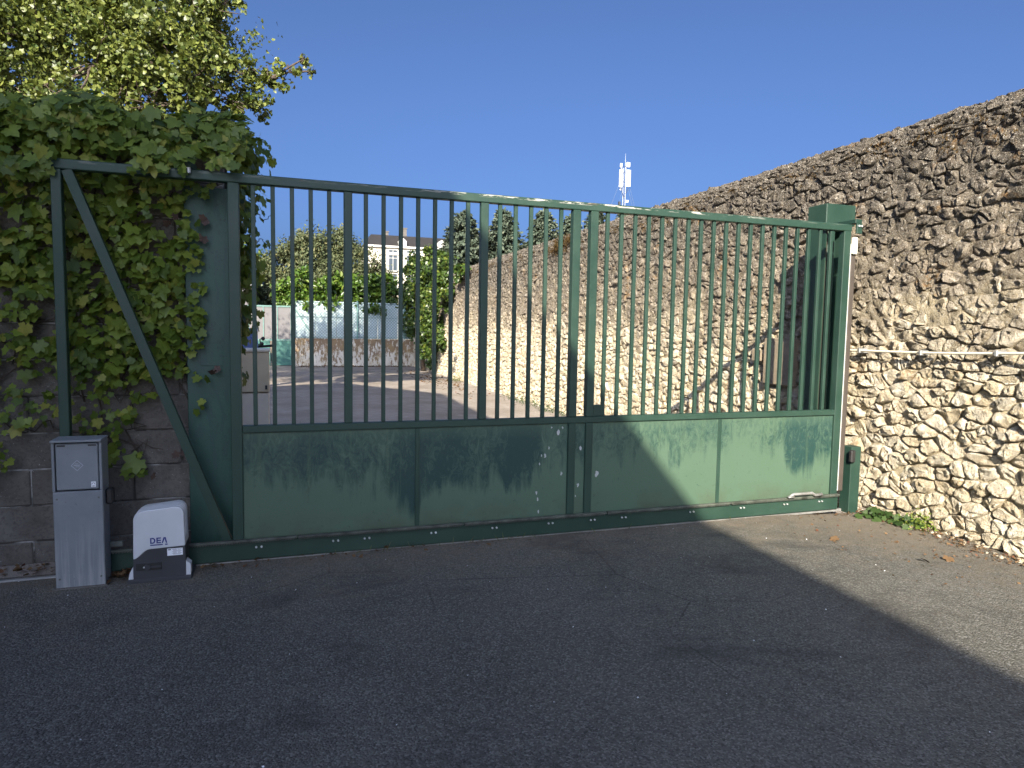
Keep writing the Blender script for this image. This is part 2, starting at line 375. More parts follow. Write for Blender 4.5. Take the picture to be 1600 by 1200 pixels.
# ------------------------------------------------------------------ rubble stone wall on the right
WY0, WY1, FACE, CAPW, CAPH = -5.5, 20.9, 2.79, .25, .22
def wall_pt(u, s, d):                                   # u along the wall, s up the face and over the top, d outwards
    x0 = W0+u*WTAN
    if s <= FACE: return Vector((x0-d+.02*(s/FACE), u, s))
    th = min(math.pi, (s-FACE)/.36)
    cx = x0+.02+CAPW
    return Vector((cx-(CAPW+d)*math.cos(th), u, FACE+(CAPH+d)*math.sin(th)))
def mortar_zone(u, s): return ss(1.2, 1.65, s+.35*fbm(u*.8, s*.8, 5))*(1-.75*ss(2.1, 2.45, s))
def mortar_d(u, s):
    f = mortar_zone(u, s)
    return -.009+.019*f+.012*fbm(u*4, s*4, 2)+(.012+.012*f)*fbm(u*17, s*17, 9, 4)-.075*f*max(0, mnoise.noise(Vector((u*6, s*13, 3)))-.30)-.05*(1-f)*max(0, mnoise.noise(Vector((u*9, s*9, 7)))-.35)
wall = thing('stone_wall', 'long pale limestone rubble wall running along the right into the yard', 'wall')
US = list(np.arange(WY0, -3, .12))+list(np.arange(-3, 1.2, .022))+list(np.arange(1.2, 6, .045))+list(np.arange(6, WY1, .1)); SS = list(np.arange(-.15, FACE, .028))+list(np.linspace(FACE, FACE+.36*math.pi, 16))
b = MB(); n = len(SS)
b.add([wall_pt(u, s, mortar_d(u, s)) for u in US for s in SS], [(i*n+j, i*n+j+1, (i+1)*n+j+1, (i+1)*n+j) for i in range(len(US)-1) for j in range(n-1)])
xb = W0+2*CAPW+.02
b.add([(xb, WY0, -.15), (xb+.15, WY1, -.15), (xb+.15, WY1, FACE), (xb, WY0, FACE)], [(3, 2, 1, 0)])
for yy in (WY0, WY1):
    xx = W0+yy*WTAN+.03; b.add([(xx, yy, -.15), (xx+.47, yy, -.15), (xx+.47, yy, FACE), (xx, yy, FACE)], [(0, 1, 2, 3)])
b.build('mortar', M['mortar'], wall, smooth=True)
# seeds of the stones, in rough courses
seeds = []; s = -.06; row = 0
while s < FACE+.75:
    hgt = random.uniform(.055, .115) if s < FACE-.1 else random.uniform(.07, .10)
    u = WY0-random.random()*.2
    while u < WY1:
        k = 1.6 if u < -3.2 else 1.0
        wd = random.choice((.045, .06, .075, .09, .11, .14, .18, .23))*random.uniform(.8, 1.25)*k
        seeds.append((u+wd/2, s+hgt/2+random.gauss(0, .026), hgt)); u += wd
    s += hgt
AN = 1.0
cell = .22; grid = {}
for i, (u, s, h) in enumerate(seeds): grid.setdefault((int(u//cell), int(s//cell)), []).append(i)
def clip(poly, mx, my, nx, ny):
    out = []
    for i in range(len(poly)):
        a, c = poly[i], poly[(i+1) % len(poly)]
        da = (a[0]-mx)*nx+(a[1]-my)*ny; dc = (c[0]-mx)*nx+(c[1]-my)*ny
        if da <= 0: out.append(a)
        if (da < 0 < dc) or (dc < 0 < da):
            t = da/(da-dc); out.append((a[0]+t*(c[0]-a[0]), a[1]+t*(c[1]-a[1])))
    return out
stones = []
AS = 1.35                                               # cells wider than tall
for i, (u, s, h) in enumerate(seeds):
    if u < WY0+.06 or u > WY1-.06: continue
    poly = [(u-.25, s-.17), (u+.25, s-.17), (u+.25, s+.17), (u-.25, s+.17)]
    gi, gj = int(u//cell), int(s//cell); near = []
    for a in (-1, 0, 1):
        for c in (-1, 0, 1):
            near += [k for k in grid.get((gi+a, gj+c), ()) if k != i]
    near.sort(key=lambda k: (seeds[k][0]-u)**2+(AS*(seeds[k][1]-s))**2)
    for k in near[:22]:
        du, dv = seeds[k][0]-u, seeds[k][1]-s
        poly = clip(poly, u+du/2, s+dv/2, du, dv*AS*AS)
        if len(poly) < 3: break
    if len(poly) >= 3: stones.append((u, s, poly))
def stone_geo(u, s, poly, fine):
    cu = sum(p[0] for p in poly)/len(poly); cs = sum(p[1] for p in poly)/len(poly)
    size = math.sqrt(abs(sum(poly[i][0]*poly[(i+1) % len(poly)][1]-poly[(i+1) % len(poly)][0]*poly[i][1] for i in range(len(poly))))/2)
    if size < .024: return None
    rim = []
    for i in range(len(poly)):
        a, c = poly[i], poly[(i+1) % len(poly)]; L = math.hypot(c[0]-a[0], c[1]-a[1])
        if L < .012: rim.append(((a[0]+c[0])/2, (a[1]+c[1])/2)); continue
        for t in ((.16, .5, .84) if fine and L > .05 else (.2, .8)): rim.append((a[0]+t*(c[0]-a[0]), a[1]+t*(c[1]-a[1])))
    gap = random.uniform(.0, .008); up = mortar_zone(cu, cs)
    H = random.uniform(.004, .032)*(.6+size*4.5)
    if random.random() < .12 and cs < 2.4: H += .020
    if cs > 2.4: H *= .65
    H = H*(1-.2*up)+.010*up*random.uniform(-1.0, 1.5)
    tu, ts = random.gauss(-.02, .18), random.gauss(.04, .20)
    rings = ((1.0, -.05), (.97, .2), (.88, .8), (.66, 1.0), (.34, 1.0)) if fine else ((1.0, -.05), (.93, .7), (.5, 1.0))
    V = []; n = len(rim); seed = random.random()*50
    shift = random.uniform(-.25, .25)*size, random.uniform(-.25, .25)*size     # the high point sits off centre
    for q, hh in rings:
        for pu, ps in rim:
            du, dv = pu-cu, ps-cs; L = math.hypot(du, dv)+1e-6; k = max(.15, (L-gap)/L)*q
            jig = 1+(.22 if hh > .1 else .06)*mnoise.noise(Vector((pu*22, ps*22, seed+q*2)))
            uu, vv = cu+du*k*jig+shift[0]*(1-q), cs+dv*k*jig+shift[1]*(1-q)
            nz = .012*mnoise.noise(Vector((uu*15, vv*15, seed)))+.010*mnoise.noise(Vector((uu*42, vv*42, seed+9)))
            d = -.04 if hh < 0 else H*hh+tu*(uu-cu)*.8+ts*(vv-cs)*.8+nz*(.6+hh)
            V.append(wall_pt(uu, vv, d))
    V.append(wall_pt(cu+shift[0], cs+shift[1], H+.012*mnoise.noise(Vector((cu*15, cs*15, seed)))))
    Fc = []
    for r in range(len(rings)-1):
        for i in range(n):
            i2 = (i+1) % n; Fc.append((r*n+i, (r+1)*n+i, (r+1)*n+i2, r*n+i2))
    for i in range(n): Fc.append(((len(rings)-1)*n+i, len(V)-1, (len(rings)-1)*n+(i+1) % n))
    return V, Fc, size, (cu, cs)
rank = []
for q, (u, s, poly) in enumerate(stones):
    P = wall_pt(u, s, 0); px, py, z = to_px(P)
    a = abs(sum(poly[i][0]*poly[(i+1) % len(poly)][1]-poly[(i+1) % len(poly)][0]*poly[i][1] for i in range(len(poly))))/2
    vis = -10 < px < 1610 and -10 < py < 1210 and not (px < 1318 and py > 640) and s < FACE+.4 and P.z > gz(P.x, P.y)-.02
    dirn = (CAMP-P).normalized(); rank.append((a*max(.02, -dirn.x)/z**2 if vis else 0, q))
rank.sort(reverse=True); chosen = set(q for _, q in rank[:300])
rest = MB()
for q, (u, s, poly) in enumerate(stones):
    g = stone_geo(u, s, poly, q in chosen or -2.6 < u < 2.5)
    if g is None: continue
    V, Fc, size, (cu, cs) = g
    if q in chosen:
        c = wall_pt(cu, cs, 0); o = MB().add([v-c for v in V], Fc).build('stone', M['stone'], wall, smooth='sharp'); o.location = c
    else: rest.add(V, Fc)
tag(rest.build('small_stones', M['stone'], wall, smooth='sharp'), kind='stuff')
# tufts of dry moss on the wall top
def blades(n, ctr, spread, hgt, wid, up=1.0):
    p = np.array(ctr)[None]+RNG.normal(size=(n, 3))*np.array(spread); nr = RNG.normal(size=(n, 3)); tp = np.stack([RNG.normal(size=n)*.6, RNG.normal(size=n)*.6, np.full(n, up)], 1)
    return p, basis(nr, tp), np.stack([np.full(n, wid), RNG.uniform(.6, 1.3, n)*hgt, np.full(n, wid)], 1)
BL = ([(-.5, 0, 0), (.5, 0, 0), (.35, .6, .15), (0, 1, .4), (-.35, .6, .15)], [(0, 1, 2, 3, 4)])
def cat(parts): return [np.concatenate(x) for x in zip(*parts)]
ms = []
for k in range(130):
    u = random.uniform(-2.6, 14); s = FACE+random.uniform(-.12, .12)
    c = wall_pt(u, s, .005); ms.append(blades(26, c, (.03, .06, .016), .028, .009))
for u, s in ((6.3, FACE+.1), (6.6, FACE+.02), (6.9, FACE-.04), (6.75, FACE+.12)): ms.append(blades(260, wall_pt(u, s, .03), (.045, .12, .05), .05, .012))
p_, r_, s_ = cat(ms); tag(scatter_mesh('moss', BL[0], BL[1], p_, r_, s_, M['moss'], wall), kind='stuff')

# ------------------------------------------------------------------ concrete block wall on the left
BW_Y, BW_X1 = .26, -.30
lw = thing('block_wall', 'dark weathered concrete block wall half hidden by climbing vine', 'wall')
MB().box(-6.0, BW_X1-.006, BW_Y+.008, BW_Y+.36, -.1, 2.3).build('joint', M['joint'], lw)
bm_variants = {}
def block_mesh(wd, k):
    key = (round(wd, 3), k)
    if key not in bm_variants:
        b = MB(); b.box(-wd/2, wd/2, -.18, .18, -.0965, .0965, .006); me_o = b.build('block', M['block']); me = me_o.data; bpy.data.objects.remove(me_o)
        bm_variants[key] = me
    return bm_variants[key]
for r in range(12):
    z = -.02+.2*r+.1; x = BW_X1-(.25 if r % 2 else 0); first = True
    if r % 2: inst('block', block_mesh(.236, 0), lw, (BW_X1-.125, BW_Y+.18+random.uniform(-.003, .003), z))
    while x > -4.0:
        inst('block', block_mesh(.492, 0), lw, (x-.25, BW_Y+.18+random.uniform(-.004, .004), z), (0, 0, random.gauss(0, .004))); x -= .5
MB().box(-4.2, BW_X1+.0, BW_Y-.03, BW_Y+.39, 2.385, 2.43, .01).build('coping', M['block'], lw)

# ------------------------------------------------------------------ the sliding gate
gate = thing('sliding_gate', 'wide green steel sliding gate with vertical bars above solid sheets', 'gate', (1.4, 0, .055))
def gp(name, mb, m, smooth=False):
    o = mb.build(name, m, gate, smooth); o.location = (-1.4, 0, -.055); return o
gp('top_rail', MB().box(-1.085, 3.99, -.027, .027, 2.15, 2.2, .004), M['rail'])
gp('middle_rail', MB().box(-.209, 3.922, -.024, .024, .789, .829, .003), M['frame'])
gp('bottom_rail', MB().box(-.98, 3.995, -.03, .03, .068, .172, .005), M['frame'])
gp('stile', MB().box(-.267, -.209, -.026, .026, .1725, 2.1495, .003), M['frame'])
gp('stile', MB().box(3.922, 3.985, -.026, .026, .1725, 2.1495, .003), M['frame'])
gp('tail_post', MB().box(-1.082, -1.036, -.025, .025, .1725, 2.1495, .003), M['frame'])
gp('brace', MB().bar((-1.012, 0, 2.149), (-.292, 0, .173), .046, .044), M['frame'])
for x, wd in ((.367, .046), (1.176, .048)): gp('mullion', MB().box(x-wd/2, x+wd/2, -.022, .022, .8295, 2.1495, .003), M['frame'])
for x in (1.784, 1.907):
    gp('mullion', MB().box(x-.026, x+.026, -.026, .026, .8295, 2.1495, .003), M['frame'])
    gp('mullion', MB().box(x-.026, x+.026, -.022, .022, .1725, .7885, .003), M['frame'])
barmesh = MB().box(-.0115, .0115, -.0115, .0115, -.66, .66, .002).build('bar', M['frame']); bme = barmesh.data; bpy.data.objects.remove(barmesh)
bx = [-.139, -.037, .064, .164, .264]+[.367+.1011*k for k in range(1, 8)]+[1.176+.1013*k for k in range(1, 6)]+[1.907+.1007*k for k in range(1, 20)]
for x in bx: inst('bar', bme, gate, (x-1.4, 0, 1.4895-.055))
for x0, x1 in ((-.2085, .7595), (.7875, 1.7575), (1.8105, 1.8805), (1.9335, 2.9095), (2.9375, 3.9215)):
    gp('panel_sheet', MB().box(x0, x1, -.008, .004, .1725, .7885), M['sheet'])
for x in (.7735, 2.9235): gp('cover_strip', MB().box(x-.0138, x+.0138, -.014, .006, .1725, .7885, .002), M['frame'])
gp('lock_plate', MB().box(1.9345, 1.998, -.016, .016, .8297, .902, .003), M['frame'])
# toothed rack on the bottom rail and its bolts
for k in range(5):
    b = MB(); x0 = -.9+k*.98; x1 = min(x0+.975, 3.985)
    b.box(x0, x1, -.058, -.031, .178, .192, .003)
    xx = x0+.006
    while xx < x1-.012: b.box(xx, xx+.007, -.056, -.033, .1725, .1782); xx += .0135
    gp('gear_rack', b, M['rack'])
boltm = MB(); boltm.box(-.022, .022, -.003, 0, -.008, .010); boltm.mi = 1; boltm.tube([(-.014, -.004, 0), (-.014, -.013, 0)], .006, 6); boltm.tube([(.014, -.004, 0), (.014, -.013, 0)], .006, 6)
bo = boltm.build('rack_bolt', [M['frame'], M['galv']]); bom = bo.data; bpy.data.objects.remove(bo)
for x in (-.13, .29, .47, .87, 1.26, 1.64, 1.94, 2.17, 2.7, 3.12, 3.5, 3.82): inst('rack_bolt', bom, gate, (x-1.4, -.031, .142-.055))
b = MB(); b.tube([(3.50, -.075, .205), (3.53, -.078, .222), (3.70, -.078, .222), (3.73, -.075, .204), (3.80, -.07, .205)], .011, 8); b.box(3.49, 3.54, -.085, -.06, .1975, .2075); gp('pull_handle', b, M['steel'], True)
gp('edge_profile', MB().box(3.9855, 3.9945, -.022, .022, .21, 2.06), M['alu'])
gp('rubber_edge', MB().box(3.995, 4.048, -.022, .022, .2, 2.05, .012), M['brown_rubber'])
b = MB(); b.box(3.99, 4.032, -.045, -.0225, 1.985, 2.105, .004); tr = gp('transmitter', b, M['whiteplastic'])
b = MB(); b.box(4.0, 4.018, -.0465, -.0448, 2.045, 2.075); b.build('badge', M['mark'], tr)
def chip(cx, cz, r, y):
    pts = []; n = 11
    for k in range(n):
        a = 2*math.pi*k/n; q = r*random.uniform(.45, 1.15); pts.append((cx+q*.75*math.cos(a), cz+q*1.25*math.sin(a)))
    gp('paint_chip', MB().prism(pts, y-.0012, y), M['chip'])
for px, py, r in ((872, 675, .016), (879, 668, .007), (862, 668, .007), (852, 712, .014), (858, 700, .008), (877, 740, .011), (843, 725, .007), (838, 770, .012), (840, 780, .009), (841, 799, .011), (932, 740, .018), (846, 712, .007)):
    q = at(px, py, -.008); chip(q.x, q.z, r, -.0082)
for px, py, r in ((907, 700, .012), (903, 758, .012), (899, 775, .006)): q = at(px, py, -.008); chip(q.x, q.z, r, -.0082)

# ground rail
gr = MB(); gr.box(-3.4, 4.05, -.012, .012, gz(0, 0)-.01, gz(0, 0)+.009, .002)
gro = gr.build('ground_rail', M['steel']); tag(gro, 'thin steel rail set in the asphalt under the gate', 'rail')

# left post: folded green sheet, with a hatch and the guide arm over the top rail
lp = thing('gate_post', 'green sheet steel post behind the left end of the bars, with small hatch', 'gate post', (-.39, .2, .05))
def lpp(name, mb, m): o = mb.build(name, m, lp); o.location = (.39, -.2, -.05); return o
lpp('sheet_face', MB().box(-.505, -.262, .185, .2, .05, 2.15, .003), M['post'])
lpp('side_flange', MB().box(-.262, -.247, .12, .258, .05, 2.15, .002), M['black'])
lpp('hatch', MB().box(-.437, -.318, .181, .1845, 1.152, 1.272, .001), M['post'])
lpp('guide_arm', MB().box(-.475, -.433, -.045, .186, 2.203, 2.262, .004), M['frame'])
lpp('guide_roller', MB().tube([(-.452, -.045, 2.203), (-.452, -.045, 2.176)], .012, 10), M['galv'])
# right catch post: U channel and cap
rp = thing('catch_post', 'square green catch post with box cap at the right end of the gate', 'gate post', (4.12, .3, .05))
def rpp(name, mb, m): o = mb.build(name, m, rp); o.location = (-4.12, -.3, -.05); return o
c0, c1 = at(1282, 350, .3), at(1327, 350, .3)
rpp('channel', MB().box(c0.x+.02, c0.x+.032, .26, .42, .04, 2.24).box(c1.x-.03, c1.x-.018, .26, .42, .04, 2.24).box(c0.x+.0325, c1.x-.0305, .408, .42, .04, 2.24), M['frame'])
rpp('inner_tube', MB().box(c0.x+.09, c0.x+.16, .31, .38, .04, 2.22, .004), M['frame'])
rpp('rubber_buffer', MB().box(c0.x+.034, c0.x+.08, .30, .404, .06, 2.2, .004), M['brown_rubber'])
rpp('cap', MB().box(c0.x, c1.x, .24, .44, 2.24, 2.40, .005), M['frame'])
rpp('guide_bracket', MB().box(3.985, 4.045, -.06, .239, 2.205, 2.235, .003).box(3.995, 4.045, -.066, -.048, 2.13, 2.2045, .003), M['frame'])
for x in (4.008, 4.032): rpp('bolt', MB().tube([(x, -.066, 2.185), (x, -.075, 2.185)], .008, 8), M['galv'])

# bollard with photocell to the right of the gate
q = at(1325, 797, .1)
bo = thing('photocell_post', 'short green square post with black photocell beside the stone wall', 'bollard', (q.x, .1, gz(q.x, .1)))
zt = at(1325, 697, .1).z-gz(q.x, .1)
MB().box(-.048, .048, -.05, .05, -.02, zt, .004).build('post', M['frame'], bo)
MB().box(-.08, -.036, -.085, -.0505, zt-.115, zt-.02, .008).build('photocell', M['black'], bo)

# ------------------------------------------------------------------ intercom pillar (grey)
def px_x(px, py, Y): return at(px, py, Y).x
IY = -.19
x0, x1 = px_x(83, 800, IY), px_x(161.5, 800, IY); zt = at(120, 687, IY).z; zg = gz(-1, IY); xm = (x0+x1)/2; hw = (x1-x0)/2
ip = thing('keypad_pillar', 'grey steel keypad pillar with closed square flap left of the motor', 'pillar', (xm, IY, zg))
H = zt-zg; zs = at(120, 768, IY).z-zg
D = .13
MB().box(-hw, hw, 0, D, -.02, zs, .004).build('column', M['boxgrey'], ip)
b = MB(); b.box(-hw, -hw+.012, 0, D, zs+.001, H-.013, .002); b.box(hw-.012, hw, 0, D, zs+.001, H-.013, .002); b.box(-hw+.0125, hw-.0125, D-.012, D, zs+.001, H-.013)
b.box(-hw-.002, hw+.002, -.014, D+.002, H-.0125, H, .003); b.build('head_frame', M['boxgrey'], ip)
fl = MB().box(-hw+.017, hw-.017, .004, .016, zs+.008, H-.02, .004).build('flap', M['boxgrey'], ip)
b = MB()
for sx in (-1, 1): b.box(sx*hw*.62-.018, sx*hw*.62+.018, .0025, .004, H-.034, H-.026)
b.build('hinge_slot', M['black'], fl)
cz = (zs+H)/2; r = .026
b = MB()
for k in range(4):
    a0 = math.pi/2*k; a1 = a0+math.pi/2
    b.bar((r*math.cos(a0), .0032, cz+r*math.sin(a0)), (r*math.cos(a1), .0032, cz+r*math.sin(a1)), .003, .0012)
b.box(-.014, .012, .0026, .0038, cz-.001, cz+.004); b.box(-.006, .012, .0026, .0038, cz-.008, cz-.005); b.box(-.008, .004, .0026, .0038, cz+.008, cz+.0105)
b.build('diamond_mark', M['mark'], fl)
b = MB(); b.box(hw-.050, hw-.030, .0022, .004, zs+.018, zs+.046); st = b.build('sticker', M['paper'], fl)
b = MB()
b.tube([(hw-.040+.006*math.cos(t), .0015, zs+.034+.006*math.sin(t)) for t in np.linspace(-.3, math.pi+.3, 9)], .0013, 4)
b.box(hw-.046, hw-.034, .0012, .0022, zs+.022, zs+.025); b.build('sticker_print', M['print'], st)
b = MB()
for sx in (-1, 1):
    for zz in (.05, zs-.035): b.tube([(sx*(hw-.018), .0005, zz), (sx*(hw-.018), -.003, zz)], .0045, 8)
b.build('screw', M['darksteel'], ip)
MB().box(-hw-.012, hw+.012, -.012, D+.012, -.03, .006, .003).build('footing', M['block'], ip)
MB().box(hw+.0005, hw+.034, .045, .10, zs-.085, zs-.005, .008).build('photocell', M['black'], ip)

# ------------------------------------------------------------------ gate motor
MY = -.20
xa, xb_ = px_x(208, 880, MY), px_x(290, 880, MY); zt = at(250, 793, MY).z; zg = gz(-.6, MY)
xm = (xa+xb_)/2; mw = (xb_-xa)/2; MH = zt-zg; DEP = .15
mo = thing('gate_motor', 'pale grey gate motor with charcoal base and blue lettering', 'gate motor', (xm, MY, zg))
def outline(zlow_l, zlow_r, curve=True, inset=0, top=0):
    pts = []
    w_ = mw-inset; hh = MH-inset-top
    if curve:                                           # the cover's lower edge: low at left, sweeping up to a shelf
        for t in np.linspace(0, 1, 9): pts.append((-w_+t*w_*.62, zlow_l+(zlow_r-zlow_l)*(3*t*t-2*t*t*t)))
        pts.append((w_, zlow_r+.006))
    else: pts += [(-w_, zlow_l), (w_, zlow_l)]
    rr = .042; lr = .062
    pts += [(w_-.004-rr+rr*math.cos(a), hh-rr+rr*math.sin(a)) for a in np.linspace(0, math.pi/2, 7)]
    pts += [(-w_+.004+lr+lr*math.cos(a), hh-.012-lr*.8+lr*.8*math.sin(a)) for a in np.linspace(math.pi/2, math.pi, 8)]
    return pts
zl, zr = .125*MH/.4, .175*MH/.4
# cover shell
b = MB(); b.prism(outline(zl, zr), 0, DEP); cov = b.build('cover', M['motor'], mo)
md = cov.modifiers.new('bevel', 'BEVEL'); md.width = .006; md.segments = 3; md.limit_method = 'ANGLE'; md.angle_limit = R(50)
b = MB()
for dy in (.03, .06, .09): b.prism(outline(zr+.05, 0, False, -.0015), dy, dy+.006)
b.build('cover_rib', M['motor'], cov)
low = [(-mw, .018), (mw, .018), (mw, zr+.0055)]+[(-mw+t*mw*.62, zl+(zr-zl)*(3*t*t-2*t*t*t)-.0008) for t in np.linspace(1, 0, 9)]
MB().prism(low, .002, DEP-.002).build('base_housing', M['charcoal'], mo)
MB().box(-mw-.028, mw+.03, -.012, DEP+.02, -.004, .0178, .004).build('base_plate', M['charcoal'], mo)
for sx in (-1, 1):
    x = sx*(mw+.0125)
    MB().prism([(x-.011, .0182), (x+.011, .0182), (x+.011-(.012 if sx > 0 else 0)*0, .075 if sx > 0 else .05), (x-.011, .06 if sx < 0 else .095)] if sx > 0 else [(x-.011, .0182), (x+.011, .0182), (x+.011, .085), (x-.006, .05)], .004, .06).build('side_cap', M['motor'], mo)
# release lever slot
b = MB(); b.box(-mw+.012, mw*.08, -.003, .0018, .062, .098, .001); sl = b.build('release_slot', M['black'], mo)
b = MB(); b.tube([(-mw*.46, -.003, .08), (-mw*.46, -.012, .08)], .0155, 12); b.box(-mw*.42, mw*.05, -.007, -.0032, .074, .083, .002); b.build('release_lever', M['charcoal'], sl)
MB().tube([(-mw*.58, -.0125, .082), (-mw*.58, -.0145, .082)], .0045, 8).build('lock_cylinder', M['galv'], sl)
# white data label
lx0, lx1, lz0, lz1 = mw*.30, mw-.012, zr-.040, zr-.003
b = MB(); b.box(lx0, lx1, -.0006, .0015, lz0, lz1); lb = b.build('data_label', M['paper'], mo)
b = MB(); b.box(lx0+.003, lx0+.018, -.0012, -.0007, lz1-.008, lz1-.003)
for k in range(6):
    z = lz1-.0045-.0052*k
    b.box(lx0+.024+.004*(k % 2), lx0+.044+.003*(k % 3), -.0011, -.0007, z-.001, z+.0006); b.box(lx0+.050, lx1-.006-.005*(k % 2), -.0011, -.0007, z-.001, z+.0004)
b.build('label_print', M['print'], lb)
# lettering DEA, underlined
u_ = .0305; x = -mw*.34; z0 = zr+.030; yy0, yy1 = -.0011, .0004; T = .0062
b = MB()
def rct(xa_, xb2, za, zb): b.prism([(xa_, za), (xb2, za), (xb2, zb), (xa_, zb)], yy0, yy1)
rct(x, x+T, z0, z0+u_)                                   # D
arc = [(x+T+.0005, z0), (x+.012, z0)]+[(x+.012+.0125*math.sin(a), z0+u_/2-u_/2*math.cos(a)) for a in np.linspace(0, math.pi, 10)][1:-1]+[(x+.012, z0+u_), (x+T+.0005, z0+u_)]
inn = [(x+T+.0005, z0+u_-T), (x+.0115, z0+u_-T)]+[(x+.0115+.0068*math.sin(a), z0+u_/2+(u_/2-T)*math.cos(a)) for a in np.linspace(0, math.pi, 10)][1:-1]+[(x+.0115, z0+T), (x+T+.0005, z0+T)]
for k in range(len(arc)-1):                              # D bowl as quads
    i0 = inn[len(inn)-1-k]; i1 = inn[len(inn)-2-k]
    b.prism([arc[k], arc[k+1], i1, i0], yy0, yy1)
ex = x+.029; rct(ex, ex+T, z0, z0+u_)                    # E
for zz in (z0, z0+u_/2-T/2, z0+u_-T): rct(ex+T+.0003, ex+.021, zz, zz+T)
ax = x+.053; at_ = z0+u_                                 # A without its bar
b.prism([(ax, z0), (ax+T*.95, z0), (ax+.0145, at_-.008), (ax+.0145, at_), (ax+.0095, at_)], yy0, yy1)
b.prism([(ax+.0149, at_), (ax+.0149, at_-.008), (ax+.0195, z0), (ax+.0262, z0), (ax+.0195, at_)], yy0, yy1)
rct(x, ax-.001+.006, z0-.0105, z0-.0105+.0055); rct(ax+.0165, ax+.028, z0-.0105, z0-.0045)
b.build('lettering', M['ink'], cov)
# limit switch bracket on the rack left of the motor
ls = MB(); ls.box(-.86, -.80, -.075, -.062, .215, .245, .002); ls.box(-.93, -.86, -.07, -.0625, .198, .222, .002); gp('limit_bracket', ls, M['darksteel'])

# ------------------------------------------------------------------ climbing vine over the block wall
def vine_leaf(seed):                                     # five-lobed, toothed leaf, hanging from its stalk; tip towards -Y local
    rg = random.Random(seed)
    prof = [(0, .16), (16, .42), (30, .55), (44, .50), (56, .58), (70, .80), (82, .70), (93, .60), (106, .72), (122, .92), (136, .76), (148, .66), (162, .82), (180, 1.06)]
    L = []
    for a, r in prof: L.append((a, r*rg.uniform(.92, 1.08)))
    for a, r in prof[-2:0:-1]: L.append((360-a, r*rg.uniform(.92, 1.08)))
    bend = rg.uniform(.15, .45); fold = rg.uniform(.1, .35)
    v = [(0, 0, 0)]
    for a, r in L:
        x, y = r*math.sin(R(a))*.9, r*math.cos(R(a)); v.append((x, y, -bend*(x*x*.6+min(0, y)**2*.8)+fold*abs(x)*.7+rg.uniform(-.02, .02)))
    n = len(L); v = [(x, y-.0, z) for x, y, z in v]
    return v, [(0, 1+i, 1+(i+1) % n) for i in range(n)]
LV = [vine_leaf(k) for k in range(6)]
def inside(px, py, ell): return any(((px-a)/c)**2+((py-b_)/d)**2 < 1 for a, b_, c, d in ell)
DENSE = [(30, 290, 70, 60), (50, 400, 60, 75), (60, 250, 120, 60), (200, 260, 140, 60), (145, 360, 45, 90), (140, 480, 40, 100), (210, 390, 70, 90), (240, 450, 60, 90), (190, 520, 80, 70), (265, 500, 45, 85), (280, 360, 40, 60), (300, 470, 20, 120), (330, 270, 70, 45)]
MED = [(60, 555, 50, 30), (30, 545, 60, 30), (25, 625, 55, 25), (20, 655, 40, 20), (70, 640, 35, 30), (5, 720, 14, 40), (145, 655, 22, 28), (190, 640, 25, 40), (205, 720, 25, 25), (180, 705, 18, 20), (45, 492, 25, 22), (115, 600, 14, 30), (200, 615, 60, 10), (240, 570, 60, 30), (130, 560, 40, 50), (270, 560, 40, 30), (312, 600, 12, 45), (170, 590, 40, 20), (250, 330, 60, 40), (5, 480, 30, 30), (15, 440, 40, 30)]
BARE = [(20, 345, 26, 16), (160, 420, 16, 12), (262, 345, 24, 22), (320, 350, 26, 40), (40, 505, 30, 12), (280, 610, 40, 25)]
leaves = []                                              # (pos, normal, tip, size, kind)
def add_leaf(p, nr, tip, s): leaves.append((Vector(p), Vector(nr), Vector(tip), s))
rl = random.Random(11)
cnt = 0
while cnt < 3300:
    px, py = rl.uniform(-230, 332), rl.uniform(185, 760)
    if px > 0:
        dn = 1.0 if inside(px, py, DENSE) else (.55 if inside(px, py, MED) else 0)
        if inside(px, py, BARE): dn *= .12
    else: dn = .9 if py < 560 else .25
    if rl.random() > dn: continue
    cnt += 1
    onpost = px > 294
    P = at(px, py, (.165 if onpost else .235)); d = rl.uniform(.01, .05) if onpost else rl.uniform(.015, .12)
    if P.z > 2.1 : d += .06*rl.random()
    P.y -= d
    if abs(P.y) < .05: P.y = .06
    s = rl.choice((.024, .030, .037, .046, .058))*rl.uniform(.85, 1.15)*(.75 if (py > 590 or px > 290) else 1)
    add_leaf(P, (rl.gauss(0, .75), -1, rl.gauss(.75, .6)), (rl.gauss(0, .7), rl.gauss(-.3, .4), -1), s)
for k in range(3000):                                    # overhanging mass along the wall top
    x = rl.uniform(-3.6, -.17); t = rl.random()
    bulge = .16+.05*math.sin(x*5.1+1)+.04*math.sin(x*11)
    a = rl.uniform(-.35, 2.4)
    y = BW_Y+.10-math.cos(a)*(bulge+.10)+rl.uniform(0, .25)*(1 if a > 1.4 else .3); z = 2.40+math.sin(a)*(bulge+.05*math.sin(x*3+2))+rl.gauss(0, .03)
    if y < .05: y = .05+rl.random()*.03
    if y < .10 and 2.12 < z < 2.23 and x > -1.1: z += .1
    s = rl.choice((.026, .034, .044, .054, .066))*rl.uniform(.85, 1.15)
    add_leaf((x, y, z), (rl.gauss(0, .5), -math.cos(a)*.9+rl.gauss(0, .3), math.sin(a)*.8+.45+rl.gauss(0, .3)), (rl.gauss(0, .7), rl.gauss(-.6, .4), -.7), s)
